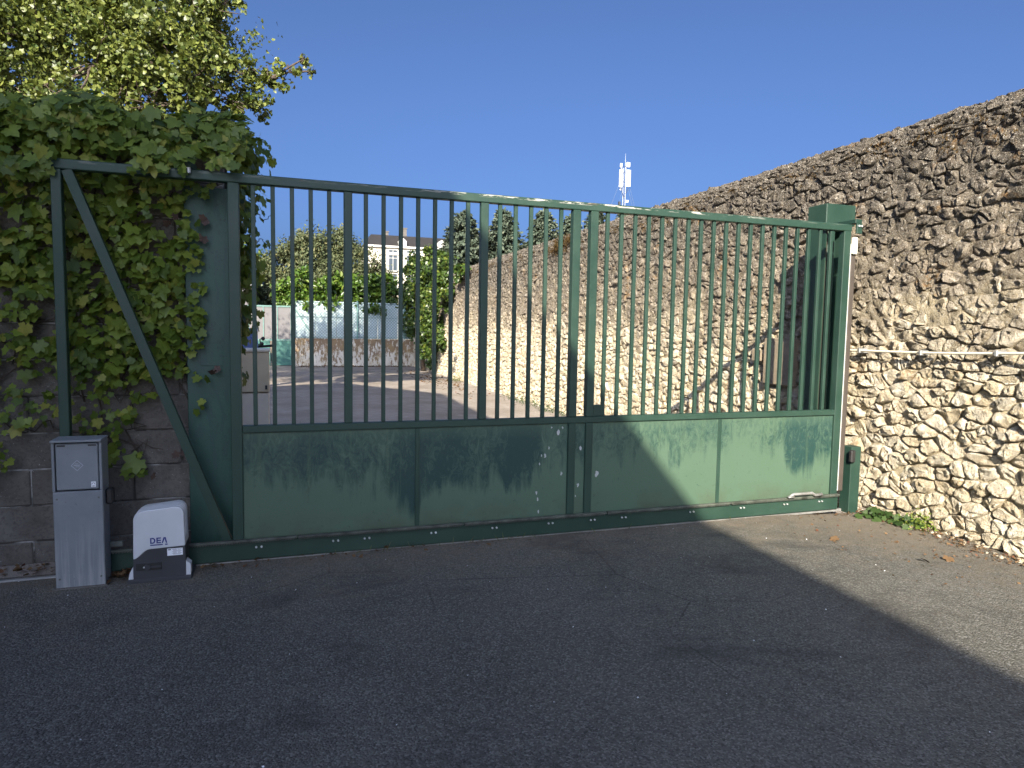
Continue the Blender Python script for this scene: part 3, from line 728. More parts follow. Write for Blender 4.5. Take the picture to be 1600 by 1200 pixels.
for k in range(900):                                     # the vine hanging down the end of the wall, seen through the bars
    z = 2.5-1.2*rl.random()**1.25-(.5*rl.random() if rl.random() < .10 else 0); wdt = .07+.07*max(0, (z-1.2)/1.3)
    x = BW_X1+.03+abs(rl.gauss(0, 1))*wdt*.62; y = BW_Y+.03+rl.random()*.42
    if y < .07: y = .09
    add_leaf((x, y, z+rl.gauss(0, .02)), (1+rl.gauss(0, .5), -.5+rl.gauss(0, .6), .4+rl.gauss(0, .4)), (.2+rl.gauss(0, .4), rl.gauss(0, .4), -1), rl.choice((.026, .036, .046))*rl.uniform(.8, 1.2))
for px, py in ((228, 735),): add_leaf(at(px-14, py-14, .16), (.3, -1, .4), (-.8, -.1, -.5), .085)
for a, b_ in (((222, 290), (225, 335)),):
    for k in range(12): add_leaf(at(a[0]+rl.gauss(0, 4)+k*.4, a[1]-20+k*6, .06), (rl.gauss(0, .6), -1, .3), (rl.gauss(0, .5), 0, -1), .028)
for k in range(60):                                      # shoots spilling forward over the top rail
    px = rl.choice((rl.uniform(205, 310), rl.uniform(205, 310), rl.uniform(-40, 80), rl.uniform(325, 372))); P = at(px, rl.uniform(228, 268 if px < 310 else 258), rl.uniform(-.10, -.045))
    add_leaf(P, (rl.gauss(0, .5), -1, .5+rl.gauss(0, .4)), (rl.gauss(0, .5), rl.gauss(-.2, .2), -1), rl.uniform(.032, .058))
vine = thing('climbing_vine', 'lobed green climbing vine spilling over the block wall and gate post', 'climbing plant', (-1.4, .25, .05))
vo = Vector((-1.4, .25, .05))
def score(L):
    px, py, z = to_px(L[0])
    if not (-5 < px < 420 and 150 < py < 780): return 0
    return L[3]*abs((CAMP-L[0]).normalized().dot(L[1].normalized()))/z*(1.5 if L[0].y < .2 else .6)*(.5+(L[0].z < 2.62))
order = sorted(range(len(leaves)), key=lambda i: -score(leaves[i]))
near = order[:290]; far = order[290:]
lme = []
for v, f in LV:
    o = MB().add(v, f).build('leaf', M['vine'], None, True); lme.append(o.data); bpy.data.objects.remove(o)
for i in near:
    P, nr, tip, s = leaves[i]; B = basis(np.array([nr], float), -np.array([tip], float))[0]
    o = inst('leaf', lme[i % 6], vine); o.matrix_local = Matrix.Translation(P-vo) @ Matrix(B.tolist()).to_4x4() @ Matrix.Scale(s, 4)
def leaf_mass(idx, name, parent, off):
    nr = np.array([leaves[i][1] for i in idx], float); tp = -np.array([leaves[i][2] for i in idx], float)
    return scatter_mesh(name, LV[1][0], LV[1][1], np.array([leaves[i][0]-off for i in idx]), basis(nr, tp), np.array([leaves[i][3] for i in idx]), M['vine'], parent, True)
tag(leaf_mass(far, 'foliage', vine, vo), kind='stuff')
b = MB()
def runner(pts, r0, r1, wob=.03):
    P = []
    for i in range(len(pts)-1):
        for k in range(6):
            t = k/6; p = pts[i].lerp(pts[i+1], t); P.append(p+Vector((rl.gauss(0, wob), -abs(rl.gauss(0, .012)), rl.gauss(0, wob)))-vo)
    P.append(pts[-1]-vo); b.tube(P, [r0+(r1-r0)*k/(len(P)-1) for k in range(len(P))], 5)
for pts in ([(0, 540), (60, 500), (95, 480)], [(0, 600), (30, 560), (22, 440), (60, 330)], [(170, 690), (120, 680), (30, 665), (-60, 640)], [(165, 685), (210, 695), (255, 702)], [(110, 615), (160, 618), (205, 622), (250, 612)], [(150, 700), (165, 560), (150, 400), (200, 300)], [(215, 740), (205, 640), (230, 500), (260, 350)], [(120, 420), (180, 400), (240, 410)], [(295, 660), (290, 560), (280, 420), (270, 300)], [(110, 270), (118, 290), (128, 282), (132, 300)], [(330, 330), (336, 350), (330, 372)], [(20, 380), (70, 345), (90, 320)], [(110, 400), (140, 380), (130, 340), (150, 300)]):
    runner([at(px, py, .235) for px, py in pts], .006, .0025)
for pts in ([(398, 330), (412, 345), (424, 338), (428, 345)], [(396, 270), (412, 275)], [(400, 380), (408, 372), (415, 385)], [(398, 310), (415, 322)]):
    runner([at(px, py, .5) for px, py in pts], .003, .0015, .004)
b.build('stem', M['vinestem'], vine)
wl_ = []
for px, py in ((322, 348), (318, 342), (312, 372), (318, 376), (272, 340), (262, 350), (340, 578), (330, 582), (275, 712), (288, 708), (240, 745)):
    wl_.append((at(px, py, .13), Vector((rl.gauss(0, .6), -1, rl.gauss(0, .6))), Vector((rl.gauss(0, .6), -.3, -1)), .032))
tag(scatter_mesh('withered_leaves', LV[2][0], LV[2][1], np.array([q[0]-vo for q in wl_]), basis(np.array([q[1] for q in wl_], float), np.array([q[2] for q in wl_], float)), np.array([q[3] for q in wl_]), M['redleaf'], vine), kind='stuff')

# ------------------------------------------------------------------ generic foliage crown: leaf-sized faces spread through lumpy blobs
LEAF_Q = ([(0, 0, 0), (.42, .45, .08), (0, 1, -.06), (-.42, .45, .08)], [(0, 1, 2), (0, 2, 3)])
LEAF_L = ([(0, 0, 0), (.2, .25, .07), (.22, .65, .05), (0, 1, -.12), (-.22, .65, .05), (-.2, .25, .07)], [(0, 1, 2, 3), (0, 3, 4, 5)])
FAN = ([(0, 0, 0), (.16, .3, .03), (.58, .62, .10), (.42, .9, .02), (.06, .98, -.04), (0, .80, 0), (-.06, .98, -.04), (-.42, .9, .02), (-.58, .62, .10), (-.16, .3, .03)], [(0, 1, 2, 3, 4, 5), (0, 5, 6, 7, 8, 9)])
def blob_leaves(blobs, n, size, shell=.35, clump=.0, droop=-.2, up=.5, seed=1, out=.7, rnd=.55):
    rg = np.random.default_rng(seed); P = []; N = []
    vol = np.array([b_[3]*b_[4]*b_[5] for b_ in blobs])**.72; share = (vol/vol.sum()*n).astype(int)
    for (cx, cy, cz, rx, ry, rz), k in zip(blobs, share):
        d = rg.normal(size=(k, 3)); d /= np.linalg.norm(d, axis=1, keepdims=True)
        r = 1-shell*rg.random(k)**1.3
        if clump > 0:                                   # pull the leaves together into tufts with gaps between
            m = max(8, k//70); cd = rg.normal(size=(m, 3)); cd /= np.linalg.norm(cd, axis=1, keepdims=True); j = rg.integers(0, m, k)
            d = cd[j]+rg.normal(size=(k, 3))*clump; r = (1-shell*rg.random(m)**1.2)[j]*(1+rg.normal(size=k)*clump*.35)
            nn = d/np.linalg.norm(d, axis=1, keepdims=True)
            pos = d*r[:, None]
        else: pos = d*r[:, None]; nn = d
        P.append(np.array([cx, cy, cz])+pos*np.array([rx, ry, rz])); N.append(nn)
    P = np.concatenate(P); N = np.concatenate(N); k = len(P)
    nr = N*out+rg.normal(size=(k, 3))*rnd+np.array([0, 0, up]); tp = N*.5+rg.normal(size=(k, 3))*.6+np.array([0, 0, droop])
    return P, basis(nr, tp), size*rg.uniform(.65, 1.3, k)
def limb(b, p, q, r0, r1, seg=6, wob=.06, off=Vector((0, 0, 0))):
    p, q = Vector(p), Vector(q); L = (q-p).length; pts = [p.lerp(q, k/seg)+(Vector((random.gauss(0, 1), random.gauss(0, 1), random.gauss(0, 1)))*wob*L*.3 if 0 < k < seg else Vector()) - off for k in range(seg+1)]
    b.tube(pts, [r0+(r1-r0)*k/seg for k in range(seg+1)], 6); return pts

# ------------------------------------------------------------------ ginkgo behind the block wall
def add_tree(name, label, loc, blobs, n, size, tpl, lm, trunk, group=None, **kw):
    t = thing(name, label, 'tree', loc, 0, group); off = Vector(loc)
    b = MB(); limb(b, loc, trunk[0], trunk[1], trunk[1]*.55, 8, .03, off)
    for (cx, cy, cz, rx, ry, rz) in blobs:
        c_ = Vector((cx, cy, cz)); tb = Vector(loc).lerp(Vector(trunk[0]), .6); dt = (c_-tb).length
        par = [Vector(q[:3]) for q in blobs if (Vector(q[:3])-tb).length < dt-.15 and (Vector(q[:3])-c_).length > .1]
        s_ = min(par, key=lambda q: (q-c_).length) if par else tb
        limb(b, s_, c_, trunk[1]*(.22 if not par else .14), trunk[1]*.06, 6, .08, off)
        for k in range(kw.get('twigs', 4)):
            d = Vector((random.gauss(0, 1), random.gauss(0, 1), random.gauss(.2, 1))).normalized(); limb(b, (cx, cy, cz), (cx+d.x*rx*.95, cy+d.y*ry*.95, cz+d.z*rz*.95), trunk[1]*.06, .004, 4, .1, off)
    b.build('trunk', M['bark'], t, True)
    P, B, S = blob_leaves(blobs, n, size, **{k: v for k, v in kw.items() if k != 'twigs'})
    tag(scatter_mesh('crown', tpl[0], tpl[1], P-np.array(loc), B, S, lm, t), kind='stuff'); return t
gk = []
def gb(px, py, Y, rpx, ry=None, fz=1.0):
    c = at(px, py, Y); k = (c-CAMP).dot(_f)/F_PX; gk.append((c.x, c.y, c.z, rpx*k, (ry or rpx*k), rpx*k*fz))
for a in ((60, 60, 7.6, 90), (150, 100, 6.8, 70), (250, 60, 6.6, 80), (180, 10, 7.4, 90), (310, 30, 6.6, 60), (290, 130, 6.4, 60), (340, 95, 6.3, 55), (30, 150, 7.0, 70), (110, 165, 6.6, 55), (220, 165, 6.6, 50), (360, 155, 6.3, 42), (385, 120, 6.3, 40, None, .7), (420, 125, 6.2, 30, None, .7), (400, 165, 6.3, 26, None, .8), (452, 112, 6.2, 22, None, .6), (340, 15, 6.5, 36), (362, -5, 6.5, 20), (475, 92, 6.2, 10), (487, 112, 6.2, 8), (200, 125, 6.7, 50), (240, 165, 6.5, 40), (290, 165, 6.4, 40), (325, 160, 6.4, 36), (170, 180, 6.7, 40), (255, 110, 6.5, 50), (60, 175, 6.9, 45), (-60, 40, 7.8, 120), (-160, 120, 7.6, 120), (60, -90, 8.0, 140), (230, -100, 7.4, 120), (-90, -170, 8.4, 150), (120, -260, 8, 150), (-220, -60, 8.4, 150)): gb(*a)
gk += [(-2.6, 8.6, 7.4, 1.6, 1.0, 1.2), (-1.5, 8.3, 5.9, 1.2, .7, .8), (-2.0, 8.8, 9.3, 1.5, 1.2, 1.3), (-3.6, 8.6, 5.9, 1.3, .8, 1.0)]
add_tree('ginkgo_tree', 'leafy ginkgo tree with fan leaves rising behind the block wall', (-2.5, 8.2, 0), gk, 120000, .060, FAN, M['ginkgo'], ((-2.4, 8.2, 9.2), .15), shell=.85, clump=.17, droop=-.3, up=.2, seed=5, twigs=6, out=.2, rnd=.9)

# ------------------------------------------------------------------ inside the yard
# utility cabinet, two boxes high
M['cab'] = plain('beige_polyester', (.66, .55, .38), .5, var=.06); M['cab_pale'] = plain('pale_beige_polyester', (.76, .68, .55), .55, var=.06)
CY = 2.2; x0, x1 = px_x(368, 600, CY), px_x(420, 600, CY); zt, zm = at(400, 545, CY).z, at(400, 612, CY).z; g = gz(-.2, CY)
cb = thing('utility_cabinet', 'beige two part utility cabinet standing inside the yard behind the left bars', 'cabinet', ((x0+x1)/2, CY, g)); hw = (x1-x0)/2
MB().box(-hw, hw, 0, .25, -.02, zm-g-.012, .006).build('plinth', M['cab_pale'], cb)
hd = MB().box(-hw-.004, hw+.004, -.012, .25, zm-g-.004, zt-g-.03, .006).build('door_box', M['cab'], cb)
MB().box(-hw-.012, hw+.012, -.022, .26, zt-g-.0295, zt-g, .008).build('lid', M['cab_pale'], cb)
MB().box(hw-.03, hw-.012, -.02, -.0125, zm-g+.02, zm-g+.055, .002).build('latch', M['charcoal'], hd)
# scooter behind it
M['bluepaint'] = plain('blue_scooter_paint', (.035, .06, .16), .3, var=.1)
sc_x = at(398, 540, 3.4).x; g = gz(sc_x, 3.4)
sco = thing('motor_scooter', 'blue scooter behind the beige cabinet, only windshield and black mirrors showing', 'scooter', (sc_x-.12, 3.4, g), R(4))
Hs = at(400, 528, 3.4).z-g
def prism_y(poly, w_):                                  # side outline in (y,z), width along x
    n = len(poly); return MB().add([(-w_, y, z) for y, z in poly]+[(w_, y, z) for y, z in poly], [tuple(range(n))[::-1], tuple(range(n, 2*n))]+[(i, (i+1) % n, (i+1) % n+n, i+n) for i in range(n)])
prism_y([(-.1, .30), (.05, .25), (.9, .28), (1.0, .45), (.95, .7), (.35, .68), (.3, .35), (.08, .38), (.02, Hs-.15), (-.08, Hs-.12)], .16).build('body', M['bluepaint'], sco)
prism_y([(-.10, Hs-.13), (.0, Hs-.12), (.06, Hs+.09), (.03, Hs+.10)], .15).build('windshield', M['bluepaint'], sco)
prism_y([(.36, .69), (.95, .71), (1.0, .77), (.5, .79), (.36, .75)], .13).build('seat', M['black'], sco)
for yy in (-.12, .85):
    b = MB(); b.tube([(-.05, yy, .22), (.05, yy, .22)], .22, 16); b.build('wheel', M['black'], sco)
b = MB(); b.tube([(-.30, .06, Hs-.08), (0, .0, Hs-.10), (.30, .06, Hs-.08)], .014, 6); b.build('handlebar', M['black'], sco)
for px, py in ((411, 529), (409, 537)):
    q = at(px, py, 3.35); l = Matrix.Rotation(-R(4), 3, 'Z') @ (q-Vector((sc_x-.12, 3.4, g)))
    b = MB(); b.tube([(.18, .05, Hs-.09), (l.x-.03, l.y+.02, l.z-.01), (l.x-.015, l.y, l.z)], .006, 5)
    ring = 10
    for e, r1 in ((0, .001), (.006, .026), (.016, .024), (.022, .001)): pass
    b.tube([(l.x, l.y-.012, l.z), (l.x, l.y-.006, l.z), (l.x, l.y+.010, l.z), (l.x, l.y+.016, l.z)], [.008, .020, .020, .006], 10)
    v0 = len(b.v)
    b.build('mirror', M['black'], sco)
# weeds by the cabinet and along the wall
M['weed'] = leafmat('weed', (.07, .085, .03), (.16, .17, .07), (.25, .2, .1), .2, .7, .2)
M['weedgreen'] = leafmat('green_weed', (.02, .045, .010), (.055, .095, .022), None, .25, .6, .3)
def weed(name, label, ctr, n, spread, hgt, wid, m, tpl=BL, group=None, cat_='weeds', up=1.0):
    t = thing(name, label, cat_, ctr, 0, group)
    p, r, s = blades(n, (0, 0, .012), spread, hgt, wid, up); p[:, 2] = np.abs(p[:, 2])*.4+.002
    tag(scatter_mesh('blades' if tpl is BL else 'leaves', tpl[0], tpl[1], p, r, s, m, t), kind='stuff'); return t
q = at(437, 655, 2.9); weed('dry_weeds', 'dry grassy weeds growing at the foot of the beige cabinet', (q.x+.04, 2.9, gz(q.x, 2.9)), 420, (.085, .25, .02), .30, .012, M['weed'])
def wbase(u): return (W0+u*WTAN-.05, u, gz(W0, u)-.004)
def leafy(name, label, ctr, n, spread, size, m, group=None):
    t = thing(name, label, 'weeds', ctr, 0, group)
    p = RNG.normal(size=(n, 3))*np.array(spread); p[:, 2] = np.abs(p[:, 2])+.01
    nr = RNG.normal(size=(n, 3))*.55+np.array([-.5, -.4, .9]); tp = RNG.normal(size=(n, 3))+np.array([0, -.3, .2])
    tag(scatter_mesh('leaves', LV[3][0] if size > .03 else LEAF_L[0], LV[3][1] if size > .03 else LEAF_L[1], p, basis(nr, tp), RNG.uniform(.6, 1.3, n)*size, m, t), kind='stuff')
    return t
G_ = 'weeds along the foot of the stone wall'
def ong(px, py, z=0.0):
    d = _f+_R*((px-800)/F_PX)-_U*((py-600)/F_PX); t = (z-CZ)/d.z; return CAMP+d*t
q = ong(1372, 805, .02); leafy('low_weeds', 'flat lobed green weeds beside the photocell post', (q.x, q.y, gz(q.x, q.y)), 46, (.09, .07, .015), .042, M['weedgreen'], G_)
q = ong(1415, 818, .02); leafy('low_weeds', 'pale broad leaved weeds in the middle of the front wall foot', (q.x, q.y, gz(q.x, q.y)), 26, (.06, .045, .02), .036, M['weedgreen'], G_)
q = ong(1442, 822, .02); leafy('low_weeds', 'dark small leaved tuft nearest the camera at the wall foot', (q.x, q.y, gz(q.x, q.y)), 240, (.055, .055, .05), .022, M['vine'], G_)
for u, lab in ((6.3, 'green weeds at the wall foot seen through the bars near the lock plate'), (8.2, 'green weeds at the wall foot seen through the middle bars'), (13.4, 'yellowish weed tuft at the far foot of the stone wall')):
    c = wbase(u); leafy('low_weeds', lab, (c[0]-.1, u, c[2]), 320, (.09, .55 if u < 10 else .2, .06), .028, M['weedgreen'] if u < 10 else M['weed'], G_)
q = at(1340, 785, .28); weed('low_weeds', 'thin yellow grass tuft behind the photocell post', (q.x+.02, .30, gz(q.x, .3)), 40, (.03, .03, .01), .12, .006, M['weed'], group=G_)

# far boundary wall with white sheeting behind chain link
M['oldrender'] = None
def render_mat():
    t = NT('flaking_white_render'); X, Y, Z = t.xyz(); n = t.noise(2.2, 6, .65); v = t.noise(1, 6, .7, t.scale(t.pos(), (15, 15, 5)))
    f = t.mp(t.math('ADD', v, t.mp(Z, .1, .9, -.07, .07)), .46, .52)
    col = t.mix(f, (.62, .57, .48), (.23, .16, .10)); col = t.mix(t.mp(n, .5, .65, 0, .6), col, (.36, .25, .12))
    return t.fin(col, .95, t.bump(v, .03), 0, .1)
M['oldrender'] = render_mat()
M['whitesheet'] = plain('white_sheeting', (.50, .57, .60), .6, var=.08, sc=3)
M['wire'] = plain('green_wire', (.13, .24, .22), .5)
M['teal'] = plain('teal_paint', (.035, .12, .10), .6, var=.12, sc=3); M['greysheet'] = plain('grey_sheet', (.125, .12, .125), .6, var=.06, sc=2)
M['paleteal'] = plain('faded_teal_paint', (.10, .19, .17), .6)
FY = 20.5
xL, xM, xR = at(388, 572, FY).x, at(457, 572, FY).x, 4.75
zb = at(530, 531, FY).z; zw = at(530, 476, FY).z
bwall = thing('boundary_wall', 'low flaking white rendered wall closing the far end of the yard', 'wall', (2.4, FY, 0))
b = MB()
nx = 40
b.box(xM-2.4+.05, xR-2.4, 0, .25, -.1, zb, .02); b.build('render', M['oldrender'], bwall)
for k in range(9):
    xk = xM+.1+(xR-xM-.2)*k/9; wk = (xR-xM-.2)/9-.012
    MB().box(xk-2.4, xk+wk-2.4, .02, .22, zb+.002, zb+.035, .006).build('coping_stone', M['oldrender'], bwall)
fe = thing('chain_link_fence', 'chain link fence backed with white sheeting on top of the low rendered wall', 'fence', (2.4, FY, zb))
FZ0, FZ1 = .04, zw-zb+.10
for k in range(6):
    xa_ = xM+.06+(xR-xM-.1)*k/6; wk = (xR-xM-.1)/6-.01
    MB().box(xa_-2.4, xa_+wk-2.4, .12, .135, FZ0, FZ1).build('white_sheet', M['whitesheet'], fe)
b = MB(); st = .105; xx = xM-2.4-(FZ1-FZ0)
while xx < xR-2.4:
    for sg in (1, -1):
        p0 = [xx, .095, FZ0] if sg > 0 else [xx, .1, FZ1]; p1 = [xx+(FZ1-FZ0), p0[1], FZ1 if sg > 0 else FZ0]
        lo, hi = xM-2.4+.05, xR-2.4
        def cl(p, q):
            if p[0] < lo: t = (lo-p[0])/(q[0]-p[0]); p = [lo, p[1], p[2]+(q[2]-p[2])*t]
            if q[0] > hi: t = (hi-p[0])/(q[0]-p[0]); q = [hi, q[1], p[2]+(q[2]-p[2])*t]
            return p, q
        if p1[0] > lo and p0[0] < hi:
            p_, q_ = cl(p0, p1); b.bar(p_, q_, .011, .006)
    xx += st
tag(b.build('wire_mesh', M['wire'], fe), kind='stuff')
for zz in (FZ0+.05, (FZ0+FZ1)*.58, FZ1-.03): MB().bar((xM-2.4+.05, .085, zz), (xR-2.4, .085, zz), .014, .01, Vector((0, 0, 1))).build('tension_wire', M['wire'], fe)
for xx in (xM+.06, (xM+xR)/2, 4.22): MB().box(xx-2.4-.022, xx-2.4+.022, .03, .078, -.0, FZ1+.05).build('fence_post', M['wire'], fe)
MB().bar((xM-2.4+.1, .05, FZ1*.78), (xM-2.4+.72, .05, FZ0+.02), .035, .03).build('stay', M['wire'], fe)
# teal and grey sheet gate
zt2, zm2 = at(420, 477, FY).z, at(420, 531, FY).z
tg = thing('yard_gate', 'teal metal gate with grey sheet top at the far left of the yard', 'gate', (xL, FY, 0)); wv = xM-xL
for k in range(2): MB().box(.05+k*(wv/2), (k+1)*wv/2-.01, .02, .035, .03, zm2-.03).build('lower_sheet', M['teal'], tg)
for k in range(3): MB().box(.06+k*(wv-.08)/3, .04+(k+1)*(wv-.08)/3, .025, .04, zm2+.03, zt2-.04).build('upper_sheet', M['greysheet'], tg)
b = MB()
for x in (0, wv-.05): b.box(x, x+.05, 0, .0195, .02, zt2)
b.box(.0505, wv-.0505, 0, .0195, zm2-.03, zm2+.03); b.box(.0505, wv-.0505, 0, .0195, zt2-.05, zt2); b.build('gate_frame', M['paleteal'], tg)
for k in (1, 2): MB().box(.035+k*(wv-.08)/3, .065+k*(wv-.08)/3, .0, .0195, zm2+.0305, zt2-.0505).build('upright', M['paleteal'], tg)
# white and grey outbuilding further left
M['whitewall'] = plain('white_wall', (.72, .70, .66), .8, var=.05, sc=2)
ob = thing('outbuilding', 'grey rendered outbuilding behind the far left gate, with pale roof edge', 'building', (-3.6, 24, 0)); zo = at(392, 424, 24).z
xo = at(401, 450, 24).x+3.6
MB().box(-3.5, xo-.08, 0, 4, -.1, zo-.1).build('wall', M['greysheet'], ob); MB().box(-3.6, xo, -.12, 4.1, zo-.0995, zo).build('roof', M['whitewall'], ob)
wp = thing('white_pillar', 'white rendered wall end left of the teal gate', 'wall', (-1.7, FY+.1, 0)); MB().box(-2.0, .58, 0, .3, -.1, zt2-.15, .02).build('wall_body', M['whitewall'], wp); MB().box(-2.03, .61, -.03, .33, zt2-.149, zt2-.08, .01).build('coping', M['whitewall'], wp)

# shrubs and trees beyond
M['laurel'] = leafmat('laurel_leaf', (.030, .07, .010), (.10, .17, .022), (.17, .21, .04), .18, .35, .5)
M['olive'] = leafmat('grey_green_leaf', (.055, .075, .032), (.125, .14, .07), (.17, .16, .07), .2, .6, .25)
M['ivybush'] = leafmat('ivy_leaf', (.022, .05, .010), (.075, .12, .018), (.17, .19, .03), .15, .4, .5)
M['cedar'] = leafmat('cedar_needles', (.045, .065, .045), (.11, .135, .095), (.15, .16, .11), .1, .7, .2)
lau = []; rg = random.Random(3)
for k in range(26):
    x = rg.uniform(.15, 3.95); lau.append((x, FY+.75+rg.uniform(-.25, .3), 2.35+rg.uniform(-.1, .62), .42, .42, .40))
for x in (.4, .8, 1.2, 1.6, 2.0, 2.5, 2.9, 3.3, 3.7): lau.append((x, FY+.25, 2.12+rg.uniform(-.06, .1), .28, .3, .22))
add_tree('laurel_hedge', 'glossy laurel hedge hanging over the white chain link fence', (2.0, FY+.9, 0), lau, 11000, .18, LEAF_L, M['laurel'], ((2.0, FY+.9, 2.4), .07), shell=.6, clump=.22, droop=.25, up=.3, seed=8, twigs=1)
tr_ = [(-.75, 25.4, 2.1, .8, .5, .9), (1.7, 27, 3.9, 1.7, 1.3, 1.7), (.4, 27, 3.5, 1.3, 1.1, 1.3), (2.9, 27, 3.9, 1.2, 1.2, 1.25), (3.9, 27, 3.2, 1.0, .9, 1.25), (-.35, 26.8, 3.0, .75, .8, 1.0), (1.0, 26.5, 4.5, .9, .9, .9), (2.2, 26.7, 4.8, .85, .9, .9), (0, 26, 2.2, 1.0, .8, 1.0), (1.6, 26, 2.6, 1.6, .8, 1.4), (3.3, 26, 2.5, 1.2, .8, 1.2)]
add_tree('olive_tree', 'broad grey green bushy tree behind the laurel hedge', (1.7, 27, 0), tr_, 52000, .125, LEAF_L, M['olive'], ((1.7, 27, 4.2), .14), shell=.55, clump=.13, droop=.5, up=.2, seed=9, twigs=3)
iv = []
for px, py, r in ((655, 418, 22), (668, 408, 20), (684, 415, 22), (655, 445, 26), (675, 445, 28), (696, 440, 22), (650, 472, 22), (672, 480, 30), (694, 470, 20), (658, 510, 24), (682, 510, 24), (672, 540, 20), (688, 535, 14), (671, 562, 13), (648, 500, 16), (700, 455, 14), (712, 428, 12), (722, 420, 8)):
    Y = 18.6-(px-650)*.075; c = at(px, py, Y-.35); k = (c-CAMP).dot(_f)/F_PX; iv.append((c.x, c.y, max(c.z, .2), r*k, .4, r*k))
add_tree('ivy_bush', 'tall dense ivy column against the far end of the stone wall', (4.35, 17.7, 0), iv, 22000, .10, LEAF_Q, M['ivybush'], ((4.35, 17.9, 2.6), .08), shell=.5, clump=.2, droop=-.3, up=.3, seed=10, twigs=1)
def conifer(x, y, h, rad, label, seed):
    t = thing('cedar_tree', label, 'tree', (x, y, 0), 0, 'cedars beyond the stone wall'); rg = np.random.default_rng(seed)
    b = MB(); b.tube([(0, 0, 0), (0, 0, h*.5), (0, 0, h*.98)], [.22, .13, .02], 7)
    P = []; D = []
    nb = 190
    for k in range(nb):
        f = (k+.5)/nb; z = h*(.12+.87*f); L = rad*(1-f)**.62*rg.uniform(.7, 1.12)+.14; a = k*2.399+rg.uniform(-.3, .3)
        dr = np.array([math.cos(a), math.sin(a), 0]); e = np.array([0, 0, z])+dr*L+np.array([0, 0, -.10*L+ .15*rg.random()])
        b.tube([(0, 0, z), tuple(e)], [.03, .006], 4)
        m = int(24+64*L); tt = rg.random(m)**.6; s_ = np.array([0, 0, z])[None]+(e-np.array([0, 0, z]))[None]*tt[:, None]+rg.normal(size=(m, 3))*np.array([.17, .17, .08])*(.3+L*.30)
        P.append(s_); D.append(np.repeat(dr[None], m, 0))
    b.build('trunk', M['bark'], t); P = np.concatenate(P); D = np.concatenate(D); k = len(P)
    B = basis(rg.normal(size=(k, 3))*.5+np.array([0, 0, .8])+D*.4, D+rg.normal(size=(k, 3))*.5+np.array([0, 0, .15]))
    tag(scatter_mesh('crown', LEAF_L[0], LEAF_L[1], P, B, rg.uniform(.6, 1.3, k)*.28, M['cedar'], t), kind='stuff')
c = at(725, 330, 45); conifer(c.x, 45, c.z, 3.10, 'leftmost cedar, tallest, beside the pale mansion', 21)
c = at(698, 385, 46); conifer(c.x, 46.5, c.z, 2.33, 'short cedar in front of the slate roof, left of its row', 26)
c = at(787, 328, 45); conifer(c.x, 45, c.z, 2.94, 'second cedar from the left, behind the wall top', 22)
c = at(850, 328, 46); conifer(c.x, 46, c.z, 2.79, 'third cedar from the left, left of the paired gate posts', 23)
c = at(893, 336, 48); conifer(c.x, 48, c.z, 2.48, 'cedar just left of the paired gate posts', 24)
c = at(932, 328, 47); conifer(c.x, 47, c.z, 2.79, 'cedar right of the paired gate posts', 25)
c = at(975, 332, 50); conifer(c.x, 50, c.z, 2.63, 'rightmost cedar, under the antenna mast', 27)
for px, py, Y, r, lab, sd in ((372, 400, 33, 30, 'dark round tree seen left of the bars through the vine', 31), (545, 440, 36, 24, 'green round bush between grey green tree and mansion', 32), (705, 455, 40, 30, 'dark bush under the leftmost cedar', 33)):
    c = at(px, py, Y); k = (c-CAMP).dot(_f)/F_PX*r
    add_tree('garden_tree', lab, (c.x, Y, 0), [(c.x, Y, c.z, k, k, k), (c.x-.6*k, Y, c.z-.7*k, k, k, k), (c.x+.6*k, Y, c.z-.8*k, k, k, k), (c.x, Y, c.z-1.6*k, k*1.2, k, k)], 2600, .22, LEAF_Q, M['ivybush'], ((c.x, Y, c.z), .1), 'garden trees beyond the yard', shell=.5, clump=.2, seed=sd, twigs=2)

# ------------------------------------------------------------------ mansion far behind
M['housewall'] = plain('pale_limestone', (.50, .465, .385), .85, var=.06, sc=1.5); M['slate'] = plain('slate', (.028, .025, .023), .6, var=.3, sc=4)
M['winframe'] = plain('white_window_paint', (.5, .49, .46), .6); M['brick'] = plain('chimney_brick', (.11, .10, .09), .9, var=.25, sc=6)
def glass_mat():
    t = NT('window_glass'); return t.fin((.05, .065, .08), .08, None, 0, .6)
M['glass'] = glass_mat()
HY = 70; hx0 = at(575, 400, HY).x; hx1 = hx0+17; ze = at(620, 388, HY).z; zr_ = at(600, 371, HY).z+.55
hs = thing('mansion', 'pale stone mansion with slate roof and chimneys behind the trees', 'house', ((hx0+hx1)/2, HY, 0)); hw = (hx1-hx0)/2
MB().box(-hw, hw, 0, 9, -.1, ze).build('wall', M['housewall'], hs)
MB().box(-hw-.25, hw+.25, -.3, 9.3, ze+.002, ze+.22, .04).build('cornice', M['winframe'], hs)
MB().box(-hw-.08, hw+.08, -.09, 0.0-.003, ze-.75, ze-.45, .02).build('string_course', M['housewall'], hs)
b = MB(); e = .15
b.add([(-hw-e, -.25, ze+.222), (hw+e, -.25, ze+.222), (hw+e, 9.25, ze+.222), (-hw-e, 9.25, ze+.222), (-hw+.6, 2.2, zr_), (hw-.6, 2.2, zr_), (hw-.6, 6.8, zr_), (-hw+.6, 6.8, zr_)], [(3, 2, 1, 0), (0, 1, 5, 4), (1, 2, 6, 5), (2, 3, 7, 6), (3, 0, 4, 7), (4, 5, 6, 7)])
rf = b.build('roof', M['slate'], hs)
